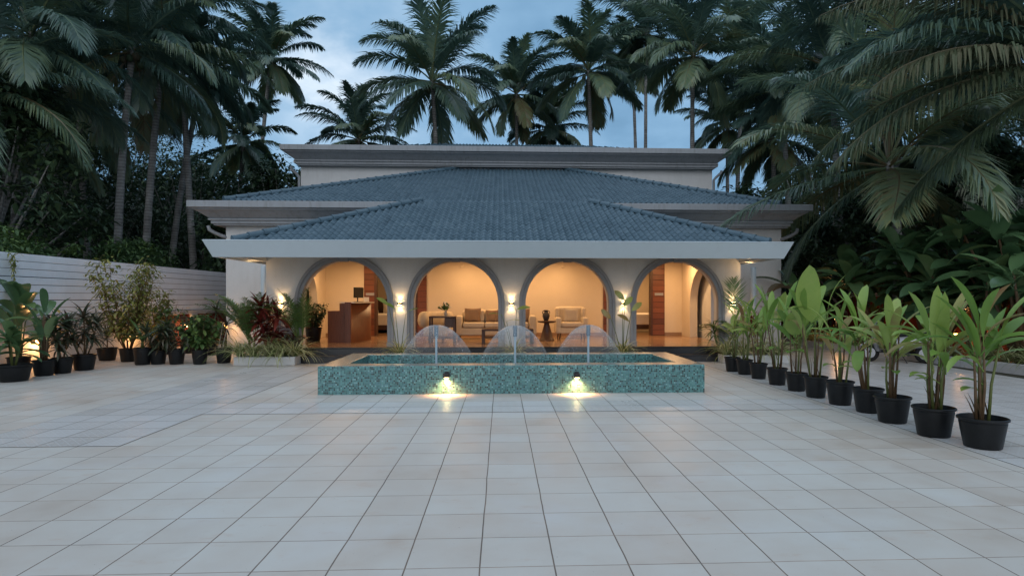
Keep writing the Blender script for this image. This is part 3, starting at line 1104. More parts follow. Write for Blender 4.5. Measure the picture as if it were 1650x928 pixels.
def tiled_slope(m, A, B, C, D, pitch=.165, row=.26, seed=1):
    """A-B eave (left to right seen from below), D-C top edge; corrugated tile courses"""
    A, B, C, D = map(Vector, (A, B, C, D))
    rng = random.Random(seed)
    u = (B - A).normalized()
    mid = ((D - A) - u * (D - A).dot(u))
    S = mid.length
    v = mid.normalized()
    n = u.cross(v).normalized()
    if n.z < 0: n = -n
    L = (B - A).length
    dl = (D - A).dot(u); dr = (C - A).dot(u)
    rows = max(1, int(round(S / row)))
    per = 6
    amp = .026
    for r in range(rows):
        t0, t1 = r / rows, (r + 1) / rows
        sl = dl * (t0 + t1) / 2; sr = L + (dr - L) * (t0 + t1) / 2
        c0 = int(math.floor(sl / pitch * per)); c1 = int(math.ceil(sr / pitch * per))
        base = len(m.v)
        cols = c1 - c0 + 1
        if cols < 2: continue
        jig = {}
        for lay, (t, up) in enumerate(((t0 - .006, -.004), (t0 - .006, .018), (t1 + .01, .004))):
            for c in range(c0, c1 + 1):
                s = min(max(c * pitch / per, sl), sr)
                ph = (s / pitch) % 1.0
                k = int(s / pitch + 1000)
                j = jig.setdefault(k, rng.uniform(-.004, .004))
                wave = amp * (0.5 + .5 * math.cos(2 * PI * ph)) ** .8 * 2 - amp
                p = A + u * s + v * (t * S) + n * (up + wave + j)
                m.v.append((p.x, p.y, p.z))
        tints = {}
        for lay in range(2):
            for i in range(cols - 1):
                k = int((c0 + i) / per)
                tv = tints.setdefault(k, rng.uniform(.2, .8))
                a0 = base + lay * cols + i
                m.f.append([a0, a0 + 1, a0 + cols + 1, a0 + cols]); m.t.append(tv); m.m.append(0)


def ridge_caps(m, A, B, rad=.088, step=.36, lift=.03):
    A, B = Vector(A), Vector(B)
    d = (B - A); L = d.length; d.normalize()
    side = d.cross(Vector((0, 0, 1))).normalized()
    up = side.cross(d).normalized()
    n = max(1, int(L / step))
    rng = random.Random(int(L * 100))
    for i in range(n):
        s0 = L * i / n - .03; s1 = L * (i + 1) / n + .03
        tv = rng.uniform(.25, .75)
        base = len(m.v)
        K = 8
        segs = [(s0, rad * 1.20), (s0 + .05, rad * 1.20), (s0 + .055, rad * 1.08), (s1, rad * .92)]
        for s, r_ in segs:
            for k in range(K + 1):
                a = PI * (k / K) * 1.24 - PI * .12
                p = A + d * s + side * (r_ * math.cos(a)) + up * (r_ * math.sin(a) + lift)
                m.v.append((p.x, p.y, p.z))
        for j in range(len(segs) - 1):
            for k in range(K):
                a0 = base + j * (K + 1) + k
                m.f.append([a0, a0 + K + 1, a0 + K + 2, a0 + 1]); m.t.append(tv); m.m.append(0)
        m.f.append([base + k for k in range(K + 1)]); m.t.append(tv); m.m.append(0)


def hip_roof(x0, x1, yf, z0, tx0, tx1, yt, zt, yb, seed, flat_back=True):
    m = MB()
    A, B = (x0, yf, z0), (x1, yf, z0)
    D, C = (tx0, yt, zt), (tx1, yt, zt)
    tiled_slope(m, A, B, C, D, seed=seed)
    # side slopes run back to the ridge end, then on to the wall behind
    if yb > yt:
        tiled_slope(m, (x0, yb + (yb - yf) * 0, z0), A, D, (tx0, yb, zt), seed=seed + 1)
        tiled_slope(m, B, (x1, yb, z0), (tx1, yb, zt), C, seed=seed + 2)
    r = vb(m, 'tiled_roof', ROOF, smooth=False)
    smooth_by_angle(r, 50)
    for P, Q in ((A, D), (B, C)):
        rc = MB(); ridge_caps(rc, P, Q)
        rc.v = [(p[0] - VO.x, p[1] - VO.y, p[2] - VO.z) for p in rc.v]
        smooth_by_angle(rc.build('ridge_cap', ROOF, r), 45)
    return r


PRX0, PRX1, PRY, PRZ = -6.20, 6.45, 14.28, 2.99
pr = hip_roof(PRX0, PRX1, PRY, PRZ, -2.38, 2.69, 18.1, 4.56, 19.0, 3)
rc = MB(); ridge_caps(rc, (-2.38, 18.1, 4.56), (2.69, 18.1, 4.56), .07, .36, .0)
rc.v = [(p[0] - VO.x, p[1] - VO.y, p[2] - VO.z) for p in rc.v]
mr_ = hip_roof(-8.36, 8.77, 18.62, 4.62, -1.80, 2.66, 25.16, 7.04, 25.19, 11)
m_ = MB()
# upper roof, a low hip only just seen over its cornice
tiled_slope(m_, (-8.5, 24.9, 7.72), (9.2, 24.9, 7.72), (3.6, 30.6, 9.45), (-2.8, 30.6, 9.45), seed=5)
tiled_slope(m_, (-8.5, 36, 7.72), (-8.5, 24.9, 7.72), (-2.8, 30.6, 9.45), (-2.8, 30.7, 9.45), seed=6)
tiled_slope(m_, (9.2, 24.9, 7.72), (9.2, 36, 7.72), (3.6, 30.7, 9.45), (3.6, 30.6, 9.45), seed=7)
ur = vb(m_, 'tiled_roof', ROOF); smooth_by_angle(ur, 50)
# concrete slabs that close the roofs from below
m_ = MB()
m_.box(FX0 + .1, FX1 - .1, 14.12, 18.95, 2.921, 2.975)
m_.box(MX0 + .05, MX1 - .05, MYF + .05, 25.1, MZ0 + .3, MZ0 + .4)
m_.box(UX0 - .2, UX1 + .15, UY - .3, 34, UZ0 + .1, UZ0 + .2)
vb(m_, 'roof_slab', PLASTER)

# ------------------------------------------------------------------ wall sconces
SC = ((454, 'up-and-down sconce on the arcade wall behind the red cordyline bed'), (645, 'up-and-down sconce on the pier beside the reception arch'),
      (824, 'up-and-down sconce on the middle pier, above the middle fountain jet'), (1004, 'up-and-down sconce on the pier between the armchair arch and the bedroom arch'),
      (1180, 'up-and-down sconce on the arcade wall behind the fan of palm leaves'))
for px, lab in SC:
    p = W(px, 489, YA)
    L = empty('wall_sconce', (p.x, YA, p.z), lab, 'wall lamp', 'sconces on the arcade wall')
    m_ = MB()
    m_.box(-.055, .055, -.115, -.018, -.034, .034, bev=.01)
    m_.box(-.04, .04, -.017, -.002, -.06, .06, bev=.004)
    m_.build('housing', IRON, L)
    m_ = MB(); m_.box(-.042, .042, -.103, -.030, .0345, .038); m_.box(-.042, .042, -.103, -.030, -.038, -.0345)
    m_.build('lens', BULBS, L)
    lamp('lamp_light', 'SPOT', (0, -.062, .055), 9, WARM, .02, (0, .05, 1), 88, .35, L)
    lamp('lamp_light', 'SPOT', (0, -.062, -.055), 9, WARM, .02, (0, .05, -1), 88, .35, L)

WARM2 = (1.0, .57, .25)
# ceiling downlights of the porch and rooms (small recessed discs)
DLM = plain('downlight_ring', (.5, .5, .48), .4, .4, .05, 10)
DL = [(-5.2, 18.9, 62), (-3.9, 19.5, 62), (-4.2, 17.4, 34), (-1.2, 19.6, 58), (.3, 19.6, 58), (1.9, 19.6, 58), (.3, 17.4, 30), (-1.6, 17.6, 26), (2.4, 17.5, 26), (4.9, 17.5, 40), (5.6, 19.3, 80), (4.4, 19.0, 50), (-2.9, 22.7, 90), (3.6, 22.7, 110), (5.6, 23.2, 60)]
for i, (x, y, pw) in enumerate(DL):
    lamp('lamp_light', 'AREA', (x, y - VO.y, CEIL - .02), pw * .47, WARM2, .16, (0, 0, -1), parent=villa)
# soffit spots at the two porch ends
for X, pw in ((XL - .19, 2.2), (XR + .10, 4.5)):
    lamp('lamp_light', 'POINT', (X, 15.75, 2.50), pw, WARM, .03)
# ------------------------------------------------------------------ lounge furniture (porch floor level FZ)
def cushion(m, w, h, t, M, tint=.5, n=10):
    """a stuffed square cushion, thick in the middle, pinched at the corners"""
    base = len(m.v)
    for s in (1, -1):
        for i in range(n + 1):
            for j in range(n + 1):
                u = i / n * 2 - 1; v = j / n * 2 - 1
                k = (1 - u ** 4) * (1 - v ** 4)
                pin = 1 - .07 * (abs(u) * (1 - abs(v)) + abs(v) * (1 - abs(u)))
                wr = .006 * math.sin(7 * u + 3 * v) * k
                p = M @ Vector((u * w / 2 * pin, s * (t / 2 * k ** .55 + wr * .5), v * h / 2 * pin))
                m.v.append((p.x, p.y, p.z))
    N = (n + 1) * (n + 1)
    for l in (0, 1):
        for i in range(n):
            for j in range(n):
                a = base + l * N + i * (n + 1) + j
                q = [a, a + n + 1, a + n + 2, a + 1]
                m.f.append(q if l else q[::-1]); m.t.append(tint); m.m.append(0)


def softbox(m, x0, x1, y0, y1, z0, z1, b=.06, tint=.5):
    """an upholstered block: rounded edges and slightly crowned faces"""
    base = len(m.v)
    n = 10
    cx, cy, cz = (x0 + x1) / 2, (y0 + y1) / 2, (z0 + z1) / 2
    hx, hy, hz = (x1 - x0) / 2, (y1 - y0) / 2, (z1 - z0) / 2
    b = min(b, hx, hy, hz)
    def face(ax, s):
        o = [i for i in range(3) if i != ax]
        st = len(m.v)
        for i in range(n + 1):
            for j in range(n + 1):
                q = [0, 0, 0]
                h = (hx, hy, hz)
                q[ax] = s * h[ax]
                for a_, k in ((o[0], i), (o[1], j)):
                    u = k / n * 2 - 1
                    u = math.copysign(abs(u) ** .6, u)
                    q[a_] = u * h[a_]
                inner = [max(-h[a] + b, min(h[a] - b, q[a])) for a in range(3)]
                dvec_ = Vector([q[a] - inner[a] for a in range(3)])
                if dvec_.length > 0: dvec_ = dvec_.normalized() * b
                m.v.append((cx + inner[0] + dvec_[0], cy + inner[1] + dvec_[1], cz + inner[2] + dvec_[2]))
        for i in range(n):
            for j in range(n):
                a = st + i * (n + 1) + j
                m.f.append([a, a + n + 1, a + n + 2, a + 1]); m.t.append(tint); m.m.append(0)
    for ax in range(3):
        for s in (-1, 1):
            face(ax, s)


def at_floor(px, py, z=FZ):
    return G(px, py, z)


def RZ(a): return Matrix.Rotation(a, 4, 'Z')
def RX(a): return Matrix.Rotation(a, 4, 'X')
def RY(a): return Matrix.Rotation(a, 4, 'Y')
def TR(*a): return Matrix.Translation(Vector(a))


# sofa
yf = 18.75
xs0, xs1 = X_at(732, yf), X_at(865, yf)
sw = xs1 - xs0
sofa = empty('sofa', ((xs0 + xs1) / 2, yf + .45, FZ), 'long cream three-seat sofa with loose cushions behind the middle pier', 'sofa')
h = sw / 2
m_ = MB(); softbox(m_, -h + .02, h - .02, -.44, .42, .13, .36, .03); m_.build('base', FABRIC, sofa, True)
for sx in (-1, 1):
    m_ = MB(); a, b_ = sorted((sx * h, sx * (h - .24))); softbox(m_, a, b_, -.45, .44, .12, .74, .07); m_.build('armrest', FABRIC, sofa, True)
m_ = MB(); softbox(m_, -h + .2, h - .2, .20, .46, .30, .90, .09); m_.build('backrest', FABRIC, sofa, True)
for sx in (-1, 0, 1):
    w3 = (sw - .5) / 3
    m_ = MB(); softbox(m_, sx * w3 - w3 / 2 + .005, sx * w3 + w3 / 2 - .005, -.45, .22, .365, .53, .05); m_.build('seat_cushion', FABRIC, sofa, True)
    m_ = MB(); softbox(m_, sx * w3 - w3 / 2 + .01, sx * w3 + w3 / 2 - .01, .06, .24, .53, .93, .08); m_.build('back_cushion', FABRIC, sofa, True)
for sx in (-1, 1):
    for sy in (-.38, .36):
        m_ = MB(); m_.lathe([(0, 0), (.022, 0), (.03, .125), (0, .125)], 10, (sx * (h - .12), sy, 0)); m_.build('leg', WOOD, sofa)
for x, wdt, hh, mat_, tilt, lab in ((-h + .55, .52, .46, FABRIC2, .1, 'tan woven cushion at the vase end of the sofa'), (-.10, .42, .40, FABRIC2, -.05, 'small tan cushion in the middle of the sofa'),
                             (.35, .50, .48, FABRIC, .06, 'cream striped cushion on the sofa by the middle pier'), (h - .42, .46, .44, FABRIC2, -.15, 'tan cushion leaning on the sofa arm next to the black vase')):
    c_ = empty('cushion', (sofa.location.x + x, sofa.location.y + -.02, FZ + .53), lab, 'cushion', 'cushions on the sofa')
    m_ = MB(); cushion(m_, wdt, hh, .16, TR(0, 0, hh / 2 - .01) @ RZ(tilt) @ RX(.28))
    m_.build('cover', mat_, c_, True)

# armchair
ya_ = 18.85
xa0, xa1 = X_at(896, ya_), X_at(949, ya_)
aw = xa1 - xa0
ac = empty('armchair', ((xa0 + xa1) / 2, ya_ + .45, FZ), 'cream high-backed armchair with a square cushion', 'armchair')
h = aw / 2
m_ = MB(); softbox(m_, -h + .1, h - .1, -.42, .40, .17, .36, .03); m_.build('base', FABRIC, ac, True)
m_ = MB(); softbox(m_, -h + .17, h - .17, -.45, .24, .365, .53, .06); m_.build('seat_cushion', FABRIC, ac, True)
m_ = MB(); softbox(m_, -h + .04, h - .04, .16, .44, .30, 1.02, .10); m_.build('backrest', FABRIC, ac, True)
for sx in (-1, 1):
    m_ = MB(); a, b_ = sorted((sx * h, sx * (h - .18))); softbox(m_, a, b_, -.42, .30, .17, .68, .06); m_.build('armrest', FABRIC, ac, True)
    m_ = MB(); a, b_ = sorted((sx * (h - .02), sx * (h - .16))); softbox(m_, a, b_, .05, .32, .66, .98, .06); m_.build('wing', FABRIC, ac, True)
    for sy in (-.36, .34):
        m_ = MB(); m_.tube([(sx * (h - .12), sy, 0), (sx * (h - .15), sy, .18)], [.018, .026], 8); m_.build('leg', WOOD, ac)
c_ = empty('cushion', (ac.location.x, ac.location.y - .08, FZ + .53), 'pale square cushion propped in the armchair', 'cushion')
m_ = MB(); cushion(m_, .50, .46, .15, TR(0, 0, .22) @ RX(.22)); m_.build('cover', FABRIC, c_, True)

# pedestal side table with a dark vase
p = at_floor(881, 548.5)
st = empty('side_table', p, 'round dark wood pedestal table between the sofa and the armchair', 'side table')
m_ = MB(); m_.lathe([(0, 0), (.235, 0), (.235, .02), (.20, .06), (.075, .52), (.08, .535), (0, .535)], 28); smooth_by_angle(m_.build('pedestal', WOOD, st))
m_ = MB(); m_.lathe([(0, .536), (.20, .536), (.275, .56), (.285, .585), (.275, .60), (0, .60)], 32); smooth_by_angle(m_.build('table_top', WOOD, st))
v_ = empty('black_vase', (p.x - .02, p.y, FZ + .601), 'dark round-bellied jug vase with small handles on the pedestal table', 'vase')
VASE = plain('dark_ceramic', (.035, .028, .024), .5, .5, .3, 20)
m_ = MB(); m_.lathe([(0, 0), (.062, 0), (.085, .05), (.112, .13), (.108, .19), (.07, .245), (.056, .265), (.056, .29), (.075, .325), (.066, .325), (.048, .29), (.0, .285)], 24)
smooth_by_angle(m_.build('vase_body', VASE, v_), 60)
for sx in (-1, 1):
    m_ = MB(); m_.tube([(sx * .055, 0, .30), (sx * .10, 0, .29), (sx * .115, 0, .25), (sx * .095, 0, .21)], .011, 8); m_.build('handle', VASE, v_, True)

# coffee table
p0 = G(776, 554, FZ); p1 = G(860, 554, FZ)
ct = empty('coffee_table', ((p0.x + p1.x) / 2, p0.y + .28, FZ), 'low dark wood coffee table in front of the sofa', 'coffee table')
h = (p1.x - p0.x) / 2
m_ = MB(); m_.box(-h, h, -.28, .28, .36, .42, bev=.008); m_.build('table_top', WOOD, ct)
for sx in (-1, 1):
    m_ = MB(); a, b_ = sorted((sx * h, sx * (h - .09))); m_.box(a, b_, -.27, .27, 0, .359, bev=.006); m_.build('leg', WOOD, ct)
m_ = MB(); m_.box(-h + .1, h - .1, -.25, .25, .16, .19, bev=.004); m_.build('shelf', WOOD, ct)

# console table with flowers, and the pale round-armed seat behind it
p0 = G(691, 553, FZ); p1 = G(733, 553, FZ)
cn = empty('console_table', ((p0.x + p1.x) / 2, p0.y + .3, FZ), 'dark wood console table carrying the flower vase', 'console table')
h = (p1.x - p0.x) / 2
m_ = MB(); m_.box(-h, h, -.3, .3, .72, .765, bev=.006); m_.build('table_top', WOOD, cn)
for sx in (-1, 1):
    for sy in (-1, 1):
        a, b_ = sorted((sx * (h - .005), sx * (h - .055))); c, d = sorted((sy * .29, sy * .24))
        m_ = MB(); m_.box(a, b_, c, d, 0, .719, bev=.004); m_.build('leg', WOOD, cn)
m_ = MB(); m_.box(-h + .03, h - .03, -.27, .27, .13, .16, bev=.004); m_.build('shelf', WOOD, cn)
m_ = MB(); m_.box(h - .30, h - .06, -.285, .285, .45, .715, bev=.004); m_.build('drawer', WOOD, cn)
p = Vector((cn.location.x + .08, cn.location.y, FZ + .766))
fl = empty('flower_vase', p, 'small glass vase of white flowers and dark leaves on the console table', 'flower vase')
m_ = MB(); m_.lathe([(0, 0), (.035, 0), (.05, .05), (.03, .13), (.035, .16), (.028, .16), (.0, .12)], 16); smooth_by_angle(m_.build('vase_body', plain('pale_glass_vase', (.4, .36, .3), .15, .6, .05, 10), fl), 60)
rng = random.Random(8)
m_ = MB(); m2 = MB()
for i in range(46):
    a = rng.uniform(0, 2 * PI); e = rng.uniform(.2, 1.45)
    d = Vector((math.cos(a) * math.cos(e), math.sin(a) * math.cos(e), math.sin(e)))
    o = Vector((0, 0, .15)); q = o + d * rng.uniform(.10, .26)
    s_ = d.cross(Vector((rng.uniform(-1, 1), rng.uniform(-1, 1), rng.uniform(-1, 1)))).normalized() * .025
    m_.add([o + d * .04 , q - s_ - d * .03, q + d * .03, q + s_ - d * .03], [(0, 1, 2, 3)], rng.random())
    if i % 6 == 0:
        m2.ball(o + d * .25, .028, 7, 5, rng.random(), sc_=(1, 1, .8))
m_.build('foliage', GREENP, fl); m2.build('blossom', LINEN, fl, True)

p = W(702, 513, 18.6)
tub = empty('tub_chair', (p.x, 18.75, FZ), 'pale rounded tub chair half hidden behind the console table', 'armchair')
m_ = MB(); softbox(m_, -.36, .36, -.36, .36, .12, .44, .08); m_.build('seat', FABRIC, tub, True)
m_ = MB()
pts = [(.42 * math.cos(a), .42 * math.sin(a), .62) for a in [R(v) for v in range(-50, 231, 20)]]
m_.tube(pts, .15, 12, flat=1.7); m_.build('backrest', FABRIC, tub, True)
for a in (45, 135, 225, 315):
    m_ = MB(); m_.tube([(.3 * math.cos(R(a)), .3 * math.sin(R(a)), 0), (.28 * math.cos(R(a)), .28 * math.sin(R(a)), .13)], .02, 8); m_.build('leg', WOOD, tub)

# reception desk -----------------------------------------------------------
yd = 17.6
x0 = X_at(528, yd); x1 = X_at(547, yd); x2 = X_at(556, yd); x3 = X_at(566, yd); x4 = X_at(606, 18.4)
desk = empty('reception_desk', (x0, yd, FZ), 'stepped reddish wood reception desk with a curved front and white counter', 'reception desk')
z1 = W(540, 501, yd).z - FZ; z2 = W(550, 488.5, yd).z - FZ
m_ = MB(); m_.box(0, x2 - x0, 0, .10, 0, z1, bev=.004); m_.box(x1 - x0, x2 - x0, 0, .10, z1 + .001, z2 - .005, bev=.004)
m_.box(x2 - x0 + .001, x3 - x0, -.06, .10, 0, z2 + .03, bev=.005); m_.build('end_panel', DESK, desk)
# the front curves from the end panel back to the wall side
m_ = MB()
cur = []
for k in range(17):
    t = k / 16
    cur.append((x3 - x0 + (x4 - x3) * math.sin(t * PI / 2) * .55, .0 + 1.25 * t))
vs = [(x, y, 0) for x, y in cur] + [(x, y, z2 - .005) for x, y in cur] + [(x - .05, y, 0) for x, y in cur] + [(x - .05, y, z2 - .005) for x, y in cur]
n = len(cur)
F = []
for k in range(n - 1):
    F += [(k, k + 1, n + k + 1, n + k), (2 * n + k + 1, 2 * n + k, 3 * n + k, 3 * n + k + 1), (n + k, n + k + 1, 3 * n + k + 1, 3 * n + k)]
m_.add(vs, F); m_.build('curved_front', DESK, desk, True)
m_ = MB()
cur2 = [(x + .10, y) for x, y in cur]
top = [(x, y, z2) for x, y in cur2] + [(x1 - x0 + .02, y, z2) for x, y in reversed(cur2)]
bot = [(x, y, z2 + .035) for x, y, _ in top]
N = len(top)
m_.add(top + bot, [tuple(range(N))[::-1], tuple(range(N, 2 * N))] + [(i, (i + 1) % N, N + (i + 1) % N, N + i) for i in range(N)])
m_.build('countertop', plain('white_counter', (.62, .58, .52), .3, .5, .03, 4), desk)
m_ = MB(); m_.box(.02, x1 - x0 + .1, .101, .75, z1 - .04, z1, bev=.004); m_.build('work_surface', DESK, desk)
# monitor
px_ = W(577, 488, 18.0)
cz = FZ + z2 + .036
mon = empty('monitor', (px_.x, 18.05, cz), 'black computer monitor turned sideways on the reception counter', 'monitor', rz=R(70))
m_ = MB(); m_.box(-.12, .12, -.09, .09, 0, .012, bev=.004); m_.tube([(0, .03, .012), (0, .03, .26)], .02, 8); m_.build('stand', BLACKPL, mon)
m_ = MB(); m_.box(-.24, .24, -.02, .018, .12, .43, bev=.008); m_.box(-.14, .14, .0181, .05, .18, .38, bev=.01); m_.build('screen', BLACKPL, mon)
pb = W(590.5, 486, 18.35)
bx = empty('card_box', (pb.x, 18.35, cz), 'small white box on the reception counter beside the monitor', 'box', rz=.2)
m_ = MB(); m_.box(-.075, .075, -.05, .05, 0, .12, bev=.004); m_.build('carton', LINEN, bx)
m_ = MB(); m_.box(-.078, .078, -.053, .053, .121, .14, bev=.003); m_.build('lid', LINEN, bx)

# beds in the rooms behind the doorways -----------------------------------------
def bed(cx, cy, lab, head_left, rz=0.0):
    b = empty('bed', (cx, cy, FZ), lab, 'bed', rz=rz)
    m = MB(); m.box(-.85, .85, -1.0, 1.0, .12, .34, bev=.01); m.build('bed_frame', WOOD, b)
    m = MB(); softbox(m, -.84, .84, -.99, .99, .345, .66, .08); m.build('mattress', LINEN, b, True)
    m = MB(); softbox(m, -.88, .88, -1.03, .55, .28, .70, .06); m.build('duvet', LINEN, b, True)
    m = MB(); m.box(-.9, .9, 1.01, 1.09, 0, 1.25, bev=.015); m.build('headboard', WOOD, b)
    for sx in (-1, 1):
        for sy in (-.9, .9):
            m = MB(); m.box(sx * .78 - .04, sx * .78 + .04, sy - .04, sy + .04, 0, .119); m.build('leg', WOOD, b)
    for sx in (-.42, .42):
        m = MB(); cushion(m, .66, .46, .2, TR(sx, .82, .92) @ RX(-.35 + .6)); m.build('pillow', LINEN, b, True)
    return b


bed(X_at(1032, 23.4), 23.35, 'bed with white linen seen through the bedroom doorway of the end arch', True, R(-90) + .0)
bed(X_at(612, 23.0) - .2, 23.35, 'bed with white linen seen through the doorway behind the reception desk', True)
# ------------------------------------------------------------------ plant generators
def leaf(m, base, d, up, L, wd, droop=.6, fold=.25, n=5, tint=.5, shape='oval', stalk=0.0, twist=0.0, edge=None):
    """one leaf blade: leaves base along d, bends down by droop radians, folded along its midrib"""
    d = Vector(d).normalized()
    side = d.cross(Vector(up))
    if side.length < 1e-4: side = d.cross(Vector((1, 0, 0)))
    side.normalize()
    if twist:
        side = Matrix.Rotation(twist, 3, d) @ side
    nrm = side.cross(d).normalized()
    p = Vector(base)
    if stalk > 0:
        q = p + d * stalk
        m.tube([p, q], [.006 + wd * .02, .004 + wd * .015], 4, tint, 0, False)
        p = q
    rows = []
    st = L / n
    cd = d.copy()
    for i in range(n + 1):
        t = i / n
        if shape == 'oval': wv = math.sin(PI * min(1, (t * .93 + .05))) ** .75
        elif shape == 'paddle': wv = (math.sin(PI * (t ** 1.15) * .96 + .06)) ** .62 if t < 1 else .03
        elif shape == 'sword': wv = (1 - t) ** .55 * (.55 + .45 * min(1, t * 4))
        elif shape == 'heart': wv = (1 - t) ** .7 * min(1, .55 + t * 4)
        else: wv = (1 - t) ** .35 * min(1, .4 + t * 3)
        if i == n: wv = .02
        hw = wd / 2 * wv
        nn = side.cross(cd).normalized()
        up_ = nn * (hw * fold)
        rows.append((p - side * hw + up_, p, p + side * hw + up_))
        if i < n:
            ax = side
            cd = (Matrix.Rotation(-droop / n, 3, ax) @ cd).normalized()
            p = p + cd * st
    base_i = len(m.v)
    for r_ in rows:
        for q in r_: m.v.append((q.x, q.y, q.z))
    for i in range(n):
        a = base_i + i * 3
        m.f.append([a, a + 1, a + 4, a + 3]); m.f.append([a + 1, a + 2, a + 5, a + 4])
        if edge is None:
            m.t += [tint, tint]
        else:
            m.t += [edge, tint]
        m.m += [0, 0]


def sph(a, e):
    return Vector((math.cos(a) * math.cos(e), math.sin(a) * math.cos(e), math.sin(e)))


UP = Vector((0, 0, 1))


def rosette(m, c, n, L, wd, rng, e0=R(75), e1=R(-5), droop=.8, shape='sword', tint=(.2, .8), fold=.3, edge=None, nseg=5):
    a = rng.uniform(0, 6)
    for i in range(n):
        t = i / max(1, n - 1)
        a += 2.399 + rng.uniform(-.3, .3)
        e = e0 + (e1 - e0) * t + rng.uniform(-.15, .15)
        l = L * (.65 + .35 * math.sin(PI * (.25 + .6 * t))) * rng.uniform(.85, 1.12)
        leaf(m, Vector(c) + Vector((0, 0, -.10 * L * t)), sph(a, e), UP, l, wd * rng.uniform(.85, 1.1), droop * rng.uniform(.6, 1.35), fold, nseg, rng.uniform(*tint), shape, twist=rng.uniform(-.3, .3), edge=(None if edge is None else edge))


def make_pot(parent, r, h, square=False):
    """black nursery pot: tapering ribbed wall, rolled rim, moulded lugs"""
    m = MB()
    rt = r; rb = r * .76
    n = 40
    wob = (lambda a, z: .004 * math.cos(16 * a) if z < h * .84 else 0)
    m.lathe([(0, .003), (rb * .96, .003), (rb, .012), (rb + (rt - rb) * .80, h * .84), (rt * .93, h * .86), (rt * .95, h - .03)], n, wob=wob)
    m.lathe([(rt * .95, h - .031), (rt * 1.0, h - .031), (rt * 1.035, h - .024), (rt * 1.035, h - .006), (rt * 1.0, h), (rt * .95, h - .004), (rt * .90, h - .05), (rt * .88, h - .09)], n)
    smooth_by_angle(m.build('pot', BLACKPL, parent), 35)
    m = MB()
    rng = random.Random(int(r * 9999))
    K = 20
    vs = [(0, 0, h - .055)]
    for k in range(K): vs.append((rt * .5 * math.cos(2 * PI * k / K), rt * .5 * math.sin(2 * PI * k / K), h - .06 + rng.uniform(-.012, .014)))
    for k in range(K): vs.append((rt * .905 * math.cos(2 * PI * k / K), rt * .905 * math.sin(2 * PI * k / K), h - .07 + rng.uniform(-.006, .006)))
    F = [(0, 1 + k, 1 + (k + 1) % K) for k in range(K)] + [(1 + k, 1 + K + k, 1 + K + (k + 1) % K, 1 + (k + 1) % K) for k in range(K)]
    m.add(vs, F); m.build('soil', SOIL, parent, True)


def pot_at(px, py, rim_py, wpx):
    """survey: pot stood at photo pixel (px, py); returns position, radius, height"""
    p = G(px, py)
    d = EYE * FPX / (py - 481.0)
    k = d / FPX
    r = wpx * k / 2 / 1.035
    h = (py - rim_py) * k * 1.02
    return Vector((p.x, p.y + r * .8, .008)), r, h


# ---- the row of large-leaved gingers in nursery pots beside the drive
GIN = [
    (1606, 728, 679, 73, 475, 11, 'nearest black pot with a broad-leaved ginger, brown stems bunched at its middle'),
    (1522, 708, 661, 64, 478, 12, 'potted ginger second nearest in the row, with many long leaves spreading sideways'),
    (1452, 685, 643, 56, 482, 10, 'potted ginger third from the near end, one yellowing leaf hanging down its front'),
    (1410, 668, 629, 48, 486, 9, 'potted ginger fourth from the near end, a leaf drooping over its rim to the paving'),
    (1363, 655, 617, 44, 488, 8, 'slender potted ginger in a fairly tall pot, fifth from the near end of the row'),
    (1322, 643, 609, 38, 440, 8, 'tallest potted ginger of the row, one huge pale leaf raised high on its stem'),
    (1290, 632, 603, 35, 486, 8, 'potted ginger with rounded pale leaves, just beyond the tallest one'),
    (1258, 622, 595, 33, 462, 9, 'potted ginger with upright leaves, fourth from the villa end of the row'),
    (1227, 612, 587, 29, 484, 9, 'small potted ginger, third from the villa end of the row'),
    (1204, 605, 581, 27, 470, 8, 'small potted ginger, second from the villa end of the row'),
    (1184, 600, 577, 26, 490, 8, 'smallest potted ginger at the villa end of the row, by the spider plants'),
]
